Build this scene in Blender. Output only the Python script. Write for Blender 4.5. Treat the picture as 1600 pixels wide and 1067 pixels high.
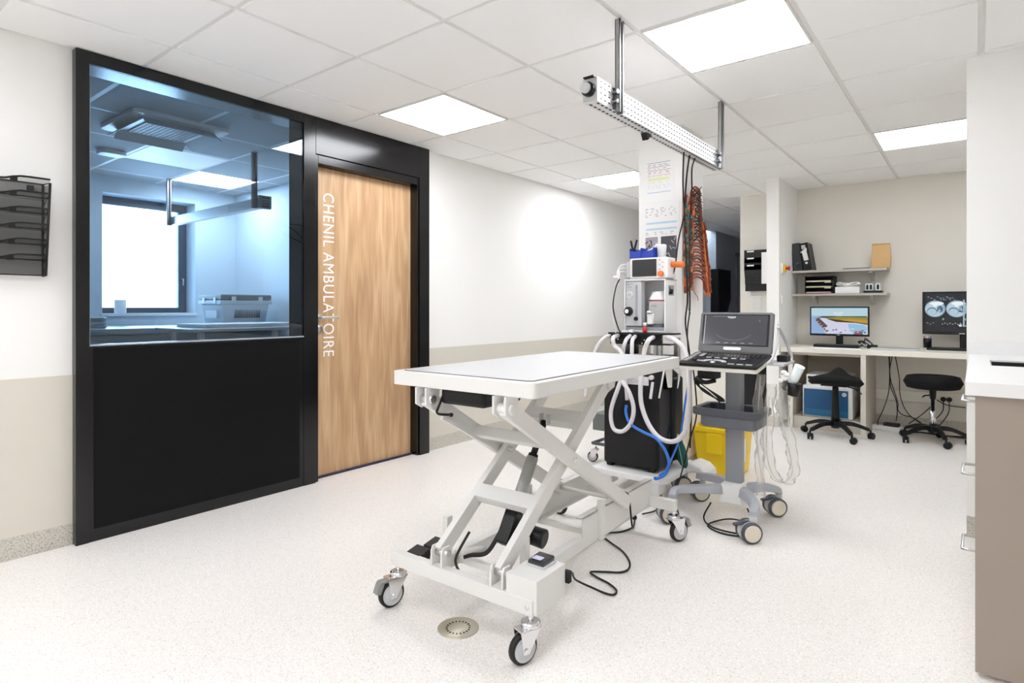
import bpy, bmesh, math, random
from mathutils import Vector, Matrix
random.seed(7)
scn = bpy.context.scene
COL = scn.collection
for o in list(bpy.data.objects): bpy.data.objects.remove(o)

# ------------------------------------------------------------------ camera, world, exposure
FPX, CYPX, YAW, HCAM = 923.0, 481.0, math.radians(38.147), 1.116
cd = bpy.data.cameras.new('camera'); cam = bpy.data.objects.new('camera', cd); COL.objects.link(cam)
cd.sensor_width = 36; cd.lens = FPX/1600*36; cd.shift_y = (CYPX-533.5)/1600
cam.location = (0, 0, HCAM); cam.rotation_euler = (math.pi/2, 0, YAW); cd.clip_start = .05
scn.camera = cam
w = bpy.data.worlds.new('daylight'); scn.world = w; w.use_nodes = True
bg = w.node_tree.nodes['Background']; bg.inputs[0].default_value = (.60, .80, 1.0, 1); bg.inputs[1].default_value = 6.0
scn.view_settings.view_transform = 'Standard'; scn.view_settings.look = 'None'
EXPO = 1.45
scn.view_settings.exposure = EXPO; scn.view_settings.gamma = 1; scn.view_settings.use_curve_mapping = False
scn.cycles.diffuse_bounces = 10; scn.cycles.max_bounces = 16; scn.cycles.transparent_max_bounces = 24
PANEL_STRENGTH = 7.0
H = 2.338                                   # ceiling height

# ------------------------------------------------------------------ measuring helpers
_c, _s = math.cos(YAW), math.sin(YAW)
def on_y(Y, px, py):
    t = (px-800)/FPX; X = Y*(t*_c-_s)/(_c+t*_s); d = Y*_c-X*_s
    return Vector((X, Y, HCAM-(py-CYPX)/FPX*d))
def on_x(X, px, py):
    t = (px-800)/FPX; Y = X*(-t*_s-_c)/(_s-t*_c); d = Y*_c-X*_s
    return Vector((X, Y, HCAM-(py-CYPX)/FPX*d))
def on_z(z, px, py):
    d = FPX*(HCAM-z)/(py-CYPX); r = (px-800)/FPX*d
    return Vector((r*_c-d*_s, r*_s+d*_c, z))

# ------------------------------------------------------------------ materials
def srgb(*c):
    return tuple((x/12.92 if x <= .04045 else ((x+.055)/1.055)**2.4) for x in [v/255 for v in c])
MATS = {}
def mat(name, col=(.8, .8, .8), rough=.5, metal=0, spec=.5, emit=None, es=0, alpha=1, trans=0, coat=0):
    if name in MATS: return MATS[name]
    m = bpy.data.materials.new(name); m.use_nodes = True; MATS[name] = m
    b = m.node_tree.nodes['Principled BSDF']
    b.inputs['Base Color'].default_value = (*col, 1); b.inputs['Roughness'].default_value = rough
    b.inputs['Metallic'].default_value = metal; b.inputs['Specular IOR Level'].default_value = spec
    b.inputs['Alpha'].default_value = alpha; b.inputs['Transmission Weight'].default_value = trans
    b.inputs['Coat Weight'].default_value = coat
    if emit: b.inputs['Emission Color'].default_value = (*emit, 1); b.inputs['Emission Strength'].default_value = es
    return m
def nodes(m): return m.node_tree.nodes, m.node_tree.links, m.node_tree.nodes['Principled BSDF']
def bump(m, scale, strength, dist=.002, detail=3):
    n, l, b = nodes(m)
    tc = n.new('ShaderNodeTexCoord'); t = n.new('ShaderNodeTexNoise'); t.inputs['Scale'].default_value = scale; t.inputs['Detail'].default_value = detail
    bp = n.new('ShaderNodeBump'); bp.inputs['Strength'].default_value = strength; bp.inputs['Distance'].default_value = dist
    l.new(tc.outputs['Object'], t.inputs['Vector']); l.new(t.outputs['Fac'], bp.inputs['Height']); l.new(bp.outputs['Normal'], b.inputs['Normal'])
    return m
def speckle(m, base, specks):
    """vinyl with fine flecks: specks = [(colour, scale, threshold, softness, seed)]"""
    n, l, b = nodes(m)
    tc = n.new('ShaderNodeTexCoord'); prev = n.new('ShaderNodeRGB'); prev.outputs[0].default_value = (*base, 1); out = prev.outputs[0]
    for col, sc, th, so, sd in specks:
        mp = n.new('ShaderNodeMapping'); mp.inputs['Location'].default_value = (sd, sd*1.7, sd*.6)
        t = n.new('ShaderNodeTexNoise'); t.inputs['Scale'].default_value = sc; t.inputs['Detail'].default_value = 1.5
        r = n.new('ShaderNodeMapRange'); r.inputs[1].default_value = th; r.inputs[2].default_value = th+so
        mx = n.new('ShaderNodeMix'); mx.data_type = 'RGBA'; mx.inputs[7].default_value = (*col, 1)
        l.new(tc.outputs['Object'], mp.inputs[0]); l.new(mp.outputs[0], t.inputs['Vector']); l.new(t.outputs['Fac'], r.inputs[0])
        l.new(r.outputs[0], mx.inputs[0]); l.new(out, mx.inputs[6]); out = mx.outputs[2]
    l.new(out, b.inputs['Base Color'])
    return m

M_wall = bump(mat('wall_paint', (.865, .86, .84), .75, 0, .3), 90, .12, .001)
M_wallback = bump(mat('alcove_paint', (.78, .75, .69), .6), 90, .12, .001)
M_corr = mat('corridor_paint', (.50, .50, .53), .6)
M_wains = bump(mat('wall_cladding', (.66, .625, .55), .45), 60, .1, .001)
M_tile = bump(mat('ceiling_tile', (.92, .92, .915), .85), 260, .25, .001)
M_tbar = mat('ceiling_tee', (.78, .77, .75), .5)
M_floor = speckle(mat('speckled_vinyl', rough=.38, spec=.35), (.82, .785, .755),
    [((.66, .61, .56), 190, .60, .06, 3.1), ((.46, .40, .36), 260, .675, .03, 9.2), ((.92, .91, .89), 130, .60, .05, 5.5)])
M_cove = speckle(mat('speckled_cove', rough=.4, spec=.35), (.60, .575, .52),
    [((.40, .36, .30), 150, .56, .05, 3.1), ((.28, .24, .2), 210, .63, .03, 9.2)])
M_black = bump(mat('black_metal', (.003, .003, .004), .2, 0, .5), 400, .05, .0005)
M_blackflat = mat('black_panel', (.004, .004, .004), .45, 0, .15)
M_white = mat('white_enamel', (.72, .71, .69), .35)
M_whitepl = mat('white_plastic', (.82, .82, .82), .4)
M_greypl = mat('grey_plastic', (.32, .33, .36), .42)
M_lgrey = mat('light_grey_plastic', (.55, .56, .58), .4)
M_dgrey = mat('dark_grey_plastic', (.075, .08, .10), .4)
M_blackpl = mat('black_plastic', (.006, .006, .007), .4, 0, .35)
M_rubber = mat('black_rubber', (.012, .011, .010), .55, 0, .4)
M_chrome = mat('chrome', (.78, .78, .8), .16, 1)
M_steel = mat('brushed_steel', (.62, .62, .62), .32, 1)
M_galv = mat('galvanised_steel', (.80, .80, .80), .38, .6)
M_fabric = bump(mat('black_upholstery', (.005, .005, .006), .8, 0, .25), 500, .3, .001)
M_desk = mat('cream_laminate', (.80, .77, .70), .4)
M_worktop = mat('white_worktop', (.82, .82, .82), .3)
M_taupe = bump(mat('taupe_laminate', (.34, .285, .24), .5), 300, .15, .0005)
M_paper = mat('paper', (.86, .86, .86), .6)
M_orange = mat('orange_plastic', (.85, .19, .03), .4)
M_redorg = mat('orange_red_rubber', (.28, .04, .015), .45)
M_teal = mat('teal_plastic', (.02, .16, .14), .4)
M_green = mat('green_rubber', (.012, .10, .085), .45)
M_blue = mat('blue_plastic', (.02, .055, .42), .4)
M_hose = mat('translucent_white_hose', (.86, .83, .86), .25, alpha=.93)
M_bluehose = mat('blue_hose', (.03, .20, .72), .3)
M_yellow = bump(mat('yellow_plastic', (.88, .62, .01), .35), 20, .05)
M_screen = mat('dark_screen', (.012, .012, .014), .12)
M_kraft = bump(mat('kraft_paper', (.60, .38, .17), .7), 60, .3, .002)
M_prblue = mat('printer_blue', (.006, .085, .23), .35)
M_red = mat('red_plastic', (.55, .02, .02), .4)
M_purple = mat('label_red', (.35, .03, .06), .5)
M_ink = mat('grey_ink', (.25, .25, .28), .6)
M_diff = mat('lit_diffuser', (.9, .9, .9), .5, emit=(.95, .975, 1.02), es=PANEL_STRENGTH)
M_faintglow = mat('faint_glow_panel', (.9, .9, .88), .5, emit=(1, 1, .95), es=.10)  # faint glow added to keep the unlit kennel panel pale
M_mesh = None
# clear film and glass
def glass_mat(name, tint, refl=1.0, ior=1.5, rough=0.0):
    m = bpy.data.materials.new(name); m.use_nodes = True; n = m.node_tree.nodes; l = m.node_tree.links; n.clear()
    o = n.new('ShaderNodeOutputMaterial'); tr = n.new('ShaderNodeBsdfTransparent'); tr.inputs[0].default_value = (*tint, 1)
    g = n.new('ShaderNodeBsdfGlossy'); g.inputs['Roughness'].default_value = rough; fr = n.new('ShaderNodeFresnel'); fr.inputs[0].default_value = ior
    mu = n.new('ShaderNodeMath'); mu.operation = 'MULTIPLY'; mu.inputs[1].default_value = refl
    mx = n.new('ShaderNodeMixShader'); l.new(fr.outputs[0], mu.inputs[0]); l.new(mu.outputs[0], mx.inputs[0]); l.new(tr.outputs[0], mx.inputs[1]); l.new(g.outputs[0], mx.inputs[2]); l.new(mx.outputs[0], o.inputs[0])
    return m
M_glass = glass_mat('daylight_tinted_glass', (.76, .87, .96))  # blue of the cool daylight is put into this glass tint
M_winglass = glass_mat('window_glass', (.95, .98, 1))
M_film = glass_mat('clear_film', (.985, .985, .98), .35, 1.4, .3)
def _milk(m, k):
    n = m.node_tree.nodes; l = m.node_tree.links; out = [x for x in n if x.type == 'OUTPUT_MATERIAL'][0]; prev = out.inputs[0].links[0].from_socket
    d = n.new('ShaderNodeBsdfDiffuse'); d.inputs[0].default_value = (.9, .9, .88, 1); t = n.new('ShaderNodeBsdfTranslucent'); t.inputs[0].default_value = (.9, .9, .88, 1)
    a = n.new('ShaderNodeMixShader'); l.new(d.outputs[0], a.inputs[1]); l.new(t.outputs[0], a.inputs[2])
    b = n.new('ShaderNodeMixShader'); b.inputs[0].default_value = k; l.new(prev, b.inputs[1]); l.new(a.outputs[0], b.inputs[2]); l.new(b.outputs[0], out.inputs[0])
_milk(M_film, .16)
def mesh_fabric():
    m = mat('black_wire_mesh', (.03, .03, .033), .5); n, l, b = nodes(m)
    b.inputs['Alpha'].default_value = .40
    return m
M_mesh = mesh_fabric()
def wood():
    m = mat('oak_veneer', rough=.42, spec=.35); n, l, b = nodes(m)
    tc = n.new('ShaderNodeTexCoord'); mp = n.new('ShaderNodeMapping'); mp.inputs['Scale'].default_value = (1, 7, .75)
    t1 = n.new('ShaderNodeTexNoise'); t1.inputs['Scale'].default_value = 1.3; t1.inputs['Detail'].default_value = 2
    l.new(tc.outputs['Object'], mp.inputs[0]); l.new(mp.outputs[0], t1.inputs['Vector'])
    mul = n.new('ShaderNodeMath'); mul.operation = 'MULTIPLY'; mul.inputs[1].default_value = 26
    sn = n.new('ShaderNodeMath'); sn.operation = 'SINE'; l.new(t1.outputs['Fac'], mul.inputs[0]); l.new(mul.outputs[0], sn.inputs[0])
    mp2 = n.new('ShaderNodeMapping'); mp2.inputs['Scale'].default_value = (1, 130, 4); t2 = n.new('ShaderNodeTexNoise'); t2.inputs['Scale'].default_value = 1; t2.inputs['Detail'].default_value = 4
    l.new(tc.outputs['Object'], mp2.inputs[0]); l.new(mp2.outputs[0], t2.inputs['Vector'])
    mp3 = n.new('ShaderNodeMapping'); mp3.inputs['Scale'].default_value = (1, 12, 1.2); t3 = n.new('ShaderNodeTexNoise'); t3.inputs['Scale'].default_value = 1.0
    l.new(tc.outputs['Object'], mp3.inputs[0]); l.new(mp3.outputs[0], t3.inputs['Vector'])
    a = n.new('ShaderNodeMath'); a.operation = 'MULTIPLY_ADD'; a.inputs[1].default_value = .10; l.new(sn.outputs[0], a.inputs[0])
    a2 = n.new('ShaderNodeMath'); a2.operation = 'MULTIPLY_ADD'; a2.inputs[1].default_value = .55; a2.inputs[2].default_value = .0; l.new(t2.outputs['Fac'], a2.inputs[0]); l.new(a2.outputs[0], a.inputs[2])
    a3 = n.new('ShaderNodeMath'); a3.operation = 'MULTIPLY_ADD'; a3.inputs[1].default_value = .5; l.new(t3.outputs['Fac'], a3.inputs[0]); l.new(a.outputs[0], a3.inputs[2])
    cr = n.new('ShaderNodeValToRGB'); cr.color_ramp.elements[0].position = .25; cr.color_ramp.elements[0].color = (*srgb(168, 132, 98), 1)
    cr.color_ramp.elements[1].position = .8; cr.color_ramp.elements[1].color = (*srgb(212, 180, 144), 1)
    e = cr.color_ramp.elements.new(.52); e.color = (*srgb(192, 156, 118), 1)
    l.new(a3.outputs[0], cr.inputs[0]); l.new(cr.outputs[0], b.inputs['Base Color'])
    return m
M_wood = wood()
def emis(name, col, s=1.0):
    s *= .9/2**EXPO
    return mat(name, (0, 0, 0), .3, emit=col, es=s)

# ------------------------------------------------------------------ mesh helpers
def wloc(p):
    v = Vector((0, 0, 0))
    while p is not None: v += p.location; p = p.parent
    return v
def catmull(pts, n=8):
    P = [Vector(p) for p in pts]
    if len(P) < 3: return P
    Q = [P[0]*2-P[1]]+P+[P[-1]*2-P[-2]]; out = []
    for i in range(1, len(Q)-2):
        for k in range(n):
            t = k/n; a, b, c, d = Q[i-1], Q[i], Q[i+1], Q[i+2]
            out.append(.5*((2*b)+(c-a)*t+(2*a-5*b+4*c-d)*t*t+(3*b-a-3*c+d)*t**3))
    out.append(P[-1]); return out
class MB:
    def __init__(s): s.bm = bmesh.new(); s.marks = []
    def mark(s, i): s.marks.append((len(s.bm.faces), i)); return s
    def box(s, x0, x1, y0, y1, z0, z1, R=None, c=None):
        vs = [Vector((x, y, z)) for x in (x0, x1) for y in (y0, y1) for z in (z0, z1)]
        if R is not None:
            c = Vector(c) if c is not None else Vector(((x0+x1)/2, (y0+y1)/2, (z0+z1)/2)); vs = [c+R@(v-c) for v in vs]
        v = [s.bm.verts.new(p) for p in vs]
        for f in ((0, 1, 3, 2), (4, 6, 7, 5), (0, 4, 5, 1), (2, 3, 7, 6), (0, 2, 6, 4), (1, 5, 7, 3)): s.bm.faces.new([v[i] for i in f])
        return s
    def beam(s, p, q, w, h, up=(0, 0, 1)):
        p, q = Vector(p), Vector(q); d = (q-p).normalized(); sx = d.cross(Vector(up)).normalized(); uz = sx.cross(d)
        v = []
        for e in (p, q):
            for a, b in ((-1, -1), (1, -1), (1, 1), (-1, 1)): v.append(s.bm.verts.new(e+sx*a*w/2+uz*b*h/2))
        for f in ((3, 2, 1, 0), (4, 5, 6, 7), (0, 1, 5, 4), (1, 2, 6, 5), (2, 3, 7, 6), (3, 0, 4, 7)): s.bm.faces.new([v[i] for i in f])
        return s
    def ring(s, c, d, r, n):
        d = d.normalized(); a = Vector((0, 0, 1)) if abs(d.z) < .9 else Vector((1, 0, 0)); x = d.cross(a).normalized(); y = d.cross(x)
        return [s.bm.verts.new(c+x*r*math.cos(2*math.pi*i/n)+y*r*math.sin(2*math.pi*i/n)) for i in range(n)]
    def lathe(s, p, axis, prof, n=24, cap=True):
        """prof: list of (distance along axis, radius)"""
        p, ax = Vector(p), Vector(axis).normalized(); rs = [s.ring(p+ax*t, ax, max(r, 1e-5), n) for t, r in prof]
        for a, b in zip(rs, rs[1:]):
            for i in range(n):
                f = s.bm.faces.new([a[i], a[(i+1) % n], b[(i+1) % n], b[i]]); f.smooth = True
        if cap:
            s.bm.faces.new(rs[0][::-1]); s.bm.faces.new(rs[-1])
        return s
    def cyl(s, p, q, r, r2=None, n=20):
        p, q = Vector(p), Vector(q); L = (q-p).length
        return s.lathe(p, q-p, [(0, r), (L, r if r2 is None else r2)], n)
    def tube(s, pts, r, n=8, sm=8):
        P = catmull(pts, sm) if sm else [Vector(p) for p in pts]
        d = (P[1]-P[0]).normalized(); a = Vector((0, 0, 1)) if abs(d.z) < .9 else Vector((1, 0, 0)); x = d.cross(a).normalized(); rs = []
        for i, p in enumerate(P):
            t = ((P[min(i+1, len(P)-1)]-P[max(i-1, 0)])).normalized(); x = (x-t*x.dot(t)).normalized(); y = t.cross(x)
            rs.append([s.bm.verts.new(p+x*r*math.cos(2*math.pi*k/n)+y*r*math.sin(2*math.pi*k/n)) for k in range(n)])
        for a, b in zip(rs, rs[1:]):
            for i in range(n):
                f = s.bm.faces.new([a[i], a[(i+1) % n], b[(i+1) % n], b[i]]); f.smooth = True
        s.bm.faces.new(rs[0][::-1]); s.bm.faces.new(rs[-1]); return s
    def prism(s, poly, ax, a, b):
        """poly of (u,v) extruded along axis ax ('x','y','z') from a to b"""
        def P(u, v, t): return {'x': (t, u, v), 'y': (u, t, v), 'z': (u, v, t)}[ax]
        A = [s.bm.verts.new(P(u, v, a)) for u, v in poly]; B = [s.bm.verts.new(P(u, v, b)) for u, v in poly]; n = len(poly)
        s.bm.faces.new(A[::-1]); s.bm.faces.new(B)
        for i in range(n): s.bm.faces.new([A[i], A[(i+1) % n], B[(i+1) % n], B[i]])
        return s
    def poly(s, pts):
        s.bm.faces.new([s.bm.verts.new(Vector(p)) for p in pts]); return s
    def sphere(s, c, r, sc=(1, 1, 1), n=16):
        m = Matrix.Translation(Vector(c)) @ Matrix.Diagonal((sc[0], sc[1], sc[2], 1))
        g = bmesh.ops.create_uvsphere(s.bm, u_segments=n, v_segments=max(6, n//2), radius=r, matrix=m)
        for v in g['verts']:
            for f in v.link_faces: f.smooth = True
        return s
    def build(s, name, m, parent=None, bev=0, seg=2, R=None, c=None, kind=None, label=None):
        off = wloc(parent)
        if R is not None:
            c = Vector(c)
            for v in s.bm.verts: v.co = c+R@(v.co-c)
        for v in s.bm.verts: v.co -= off
        s.bm.faces.ensure_lookup_table()
        for st, i in s.marks:
            for f in s.bm.faces[st:]: f.material_index = i
        bmesh.ops.recalc_face_normals(s.bm, faces=s.bm.faces)
        me = bpy.data.meshes.new(name); s.bm.to_mesh(me); s.bm.free()
        o = bpy.data.objects.new(name, me); COL.objects.link(o)
        for q in (m if isinstance(m, (list, tuple)) else [m]): me.materials.append(q)
        if parent is not None: o.parent = parent
        if bev:
            b = o.modifiers.new('bevel', 'BEVEL'); b.width = bev; b.segments = seg; b.limit_method = 'ANGLE'; b.angle_limit = math.radians(40)
        if kind: o['kind'] = kind
        if label: o['label'] = label
        return o
def thing(name, label, cat, loc, group=None, kind=None):
    o = bpy.data.objects.new(name, None); COL.objects.link(o); o.location = loc; o.empty_display_size = .1
    o['label'] = label; o['category'] = cat
    if group: o['group'] = group
    if kind: o['kind'] = kind
    return o
def tag(o, label, cat, group=None, kind=None):
    o['label'] = label; o['category'] = cat
    if group: o['group'] = group
    if kind: o['kind'] = kind
    return o
def clone(o, parent=None):
    c = o.copy(); COL.objects.link(c); c.parent = parent
    for ch in list(o.children): clone(ch, c)
    return c
def rrect(x0, x1, y0, y1, r, n=6):
    out = []
    for cx, cy, a0 in ((x1-r, y1-r, 0), (x0+r, y1-r, 90), (x0+r, y0+r, 180), (x1-r, y0+r, 270)):
        for k in range(n+1):
            a = math.radians(a0+90*k/n); out.append((cx+r*math.cos(a), cy+r*math.sin(a)))
    return out
def text_mesh(name, s, origin, u, v, width, height, m, parent, depth=.0008, align='LEFT'):
    """letters lying in the plane (u right, v up), scaled to the given width and cap height"""
    cu = bpy.data.curves.new(name, 'FONT'); cu.body = s; cu.size = 1; cu.extrude = .0; cu.space_character = 1.12 if len(s) > 6 else 1.0
    t = bpy.data.objects.new(name+'_tmp', cu); COL.objects.link(t); dg = bpy.context.evaluated_depsgraph_get()
    me = bpy.data.meshes.new_from_object(t.evaluated_get(dg)); bpy.data.objects.remove(t)
    u, v = Vector(u).normalized(), Vector(v).normalized(); nrm = u.cross(v); o = Vector(origin)-wloc(parent)
    xs = [q.co.x for q in me.vertices]; ys = [q.co.y for q in me.vertices]; x0, x1, y0, y1 = min(xs), max(xs), min(ys), max(ys)
    for q in me.vertices:
        q.co = o+u*((q.co.x-x0)/(x1-x0)*width)+v*((q.co.y-y0)/(y1-y0)*height)+nrm*depth
    ob = bpy.data.objects.new(name, me); COL.objects.link(ob); me.materials.clear(); me.materials.append(m); ob.parent = parent
    return ob

# ------------------------------------------------------------------ room shell
XL = -3.36; YB = 6.63; XR = 3.0; YF = -3.0; YC = 13.0
def struct(o, label, cat): return tag(o, label, cat, kind='structure')
fl = MB().box(-6.9, 4.0, YF-.1, YC, -.1, 0).build('floor', M_floor); struct(fl, 'pale speckled vinyl floor of the treatment room', 'floor')

def ceiling(name, x_lines, y_lines, zt, label, skip=(), mt=None, mb=None, rec=.010):
    t = MB(); g = .012
    t.box(x_lines[0], x_lines[-1], y_lines[0], y_lines[-1], zt+rec, zt+.05)
    o = t.build(name, mb or M_tbar)
    q = MB()
    for i in range(len(x_lines)-1):
        for j in range(len(y_lines)-1):
            if (i, j) in skip: continue
            x0, x1, y0, y1 = x_lines[i]+g, x_lines[i+1]-g, y_lines[j]+g, y_lines[j+1]-g
            if x1-x0 < .02 or y1-y0 < .02: continue
            q.box(x0, x1, y0, y1, zt, zt+.012)
    q.build('ceiling_tiles', mt or M_tile, o, bev=.002, seg=1)
    struct(o, label, 'ceiling'); return o
gx = [-3.36]+[-2.98+.6*k for k in range(0, 10)]; gx = [x for x in gx if x < 3.0]+[3.0]
gy = [YF]+[1.203+.6*k for k in range(-6, 20)]; gy = [y for y in gy if y < YC]+[YC]
def cell(xs, ys, x, y):
    i = min(range(len(xs)), key=lambda k: abs(xs[k]-x)); j = min(range(len(ys)), key=lambda k: abs(ys[k]-y)); return (i, j)
lights = [(-2.98, 2.403), (-1.18, 2.403), (-.58, 4.803), (-2.98, 4.803), (-1.18, .003), (-2.98, -.597), (.62, -1.797), (-1.18, -1.797)]  # the unseen ones are added; the left one brightens the left wall
lights = [(round(a, 3), round(b, 3)) for a, b in lights]
skip = {cell(gx, gy, a, b) for a, b in lights}
ceiling('ceiling', gx, gy, H, 'white suspended tile ceiling of the main room', skip)

def wallseg(name, boxes, m, label, parent=None):
    b = MB()
    for q in boxes: b.box(*q)
    return struct(b.build(name, m, parent), label, 'wall')
# left wall: before the partition, after it, and beyond the corridor opening
wallseg('wall_left', [(XL-.12, XL, YF, .92, 0, H+.06), (XL-.12, XL, 3.185, 8.3, 0, H+.06)], M_wall, 'long cream wall on the left with the black partition in it')
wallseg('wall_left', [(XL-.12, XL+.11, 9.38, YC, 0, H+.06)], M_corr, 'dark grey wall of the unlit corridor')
wallseg('wall_back', [(-2.03, 4.0, YB, YB+.12, 0, H+.06)], M_wallback, 'beige rear wall of the desk alcove')
wallseg('wall_alcove', [(-1.56, -1.45, 5.89, YB, 0, H+.06)], M_wall, 'short cream partition left of the desk alcove')
wallseg('wall_right', [(-.036, 3.0, 3.65, 3.80, 0, H+.06)], M_wall, 'white wall behind the worktop at the right')
wallseg('wall_side', [(XR, XR+.1, YF, YB, 0, H+.06)], M_wall, 'white wall on the far right, out of view')
wallseg('wall_front', [(-6.9, XR+.1, YF-.1, YF, 0, H+.06)], M_wall, 'white wall behind the camera')
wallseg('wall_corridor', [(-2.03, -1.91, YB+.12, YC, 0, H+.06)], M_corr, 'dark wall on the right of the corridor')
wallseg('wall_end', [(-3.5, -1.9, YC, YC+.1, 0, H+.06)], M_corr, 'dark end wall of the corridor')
# dark niche beyond the corridor doorway
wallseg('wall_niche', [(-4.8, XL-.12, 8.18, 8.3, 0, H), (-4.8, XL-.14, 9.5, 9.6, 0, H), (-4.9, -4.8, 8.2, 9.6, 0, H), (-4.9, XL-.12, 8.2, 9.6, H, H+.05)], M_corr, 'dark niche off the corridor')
struct(MB().box(XL-.03, XL+.12, 9.355, 9.379, 0, H-.02).build('trim_corridor', mat('pale_jamb', (.62, .63, .66), .5)), 'pale jamb of the corridor doorway', 'trim')
# pillar
wallseg('wall_pillar', [(-1.85, -1.537, 3.79, 4.167, 0, H+.02)], M_wall, 'square cream pillar in the middle of the room')
# wall cladding and coved skirting
b = MB(); b.box(XL, XL+.004, YF, .912, .1, .80).box(XL, XL+.004, 3.19, 8.3, .1, .80)
struct(b.build('trim_1', M_wains), 'beige wall cladding below waist height on the left wall', 'trim')
def cove(b, x0, x1, y0, y1):   # thin upstand of the floor vinyl
    b.box(x0, x1, y0, y1, 0, .1)
b = MB(); cove(b, XL, XL+.006, YF, .912); cove(b, XL, XL+.006, 3.19, 8.3)
struct(b.build('baseboard_left', M_cove), 'speckled vinyl skirting along the left wall', 'baseboard')
b = MB(); cove(b, -2.03, -1.56, YB-.006, YB); cove(b, -1.45, 3.0, YB-.006, YB); cove(b, -1.56, -1.45, 5.884, 5.89)
struct(b.build('baseboard_back', M_cove), 'speckled vinyl skirting along the rear wall', 'baseboard')
b = MB(); cove(b, -.036, 2.9, 3.644, 3.65)
struct(b.build('baseboard_right', M_cove), 'speckled vinyl skirting below the right wall', 'baseboard')
b = MB(); b.box(-1.853, -1.534, 3.786, 4.17, 0, .1)
struct(b.build('baseboard_pillar', M_cove), 'speckled vinyl skirting around the pillar', 'baseboard')
# corridor door outline
b = MB(); b.box(XL+.11, XL+.14, 10.35, 10.42, 0, 2.06).box(XL+.11, XL+.14, 11.2, 11.27, 0, 2.06).box(XL+.11, XL+.14, 10.35, 11.27, 2.0, 2.06)
d2 = b.build('door_2', mat('dim_frame', (.30, .30, .32), .5)); struct(d2, 'grey door in the dark corridor wall', 'door')
MB().box(XL+.111, XL+.125, 10.42, 11.2, 0, 2.0).build('door_leaf', M_corr, d2)

# ceiling lights
LL = {(-2.98, 2.403): 'square ceiling light above the black door', (-1.18, 2.403): 'largest square ceiling light, right of the hanging rail',
      (-.58, 4.803): 'square ceiling light over the desk alcove', (-2.98, 4.803): 'square ceiling light at the far left, beside the pillar top'}
def light_panel(x, y, label, z=H):
    t = thing('ceiling_light', label, 'ceiling light', (x+.3, y+.3, z), 'square ceiling lights')
    MB().box(x+.02, x+.58, y+.02, y+.58, z-.002, z+.009).build('diffuser', M_diff, t)
    f = MB()
    for q in ((x+.010, x+.02, y+.010, y+.59), (x+.58, x+.59, y+.010, y+.59), (x+.02, x+.58, y+.010, y+.02), (x+.02, x+.58, y+.58, y+.59)): f.box(*q, z-.003, z+.009)
    f.build('light_frame', M_white, t)
for a, b_ in lights:
    light_panel(a, b_, LL.get((a, b_), 'added square ceiling light out of view behind the camera' if b_ < 1 else 'square ceiling light hidden behind the right wall'))

# ------------------------------------------------------------------ black partition: window_1 and door_1
XF = XL+.05
w1 = thing('window_1', 'large daylight-tinted window in a black frame over a black panel', 'window', (XL, 1.5, 0), kind='structure')
b = MB()
b.box(XL-.12, XF, .912, .968, 0, 2.335).box(XL-.12, XF, 2.105, 2.19, 0, 2.335)
b.box(XL-.12, XF, .968, 2.105, 2.275, 2.335)
b.box(XL-.10, XF-.003, .968, 2.105, 0, .935)
b.build('window_frame', M_black, w1, bev=.0015)
MB().box(XF-.003, XF+.001, .985, 2.075, .06, .925).build('lower_panel', M_blackflat, w1, bev=.001)
MB().box(XF-.016, XF-.008, .968, 2.105, .935, 2.275).build('window_pane', M_glass, w1)
MB().box(XF-.006, XF-.001, .966, 2.107, .933, .941).box(XF-.006, XF-.001, .966, .9695, .935, 2.275).build('glazing_bead', mat('pale_bead', (.35, .4, .45), .3), w1)
d1 = thing('door_1', 'oak veneer door with white lettering in a black frame', 'door', (XL, 2.6, 0), kind='structure')
b = MB()
b.box(XL-.12, XF, 3.085, 3.185, 0, 2.335)
b.box(XL-.12, XF, 2.19, 3.085, 2.10, 2.335)
b.box(XL-.12, XF-.012, 2.19, 2.215, 0, 2.10).box(XL-.12, XF-.012, 3.07, 3.085, 0, 2.10).box(XL-.12, XF-.012, 2.215, 3.07, 2.045, 2.10)
b.build('door_frame', M_black, d1, bev=.002)
XD = XL-.035
leaf = MB().box(XD-.04, XD, 2.217, 3.068, .012, 2.043).build('door_leaf', M_wood, d1, bev=.001)
MB().box(XD-.03, XD+.02, 2.217, 3.068, .001, .012).build('threshold', mat('dark_blue_sill', (.02, .02, .07), .4), d1)
XD2 = XD+.0006
text_mesh('lettering', 'CHENIL AMBULATOIRE', on_x(XD, 505, 301)-Vector((0, .0, 0)), (0, 0, -1), (0, 1, 0), 1.085, .083, mat('white_vinyl', (.95, .95, .95), .5), d1)
b = MB()
hz = on_x(XD, 495, 496).z
b.lathe((XD, 2.262, hz), (1, 0, 0), [(0, .026), (.008, .026), (.009, .01), (.05, .01), (.051, .0)], 20)
b.tube([(XD+.05, 2.258, hz), (XD+.052, 2.30, hz), (XD+.05, 2.385, hz)], .009, 10)
b.build('door_handle', M_steel, d1)
MB().lathe((XD, 2.262, hz-.075), (1, 0, 0), [(0, .026), (.008, .026), (.009, .012), (.012, .01)], 20).build('lock_rose', M_steel, d1)

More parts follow.
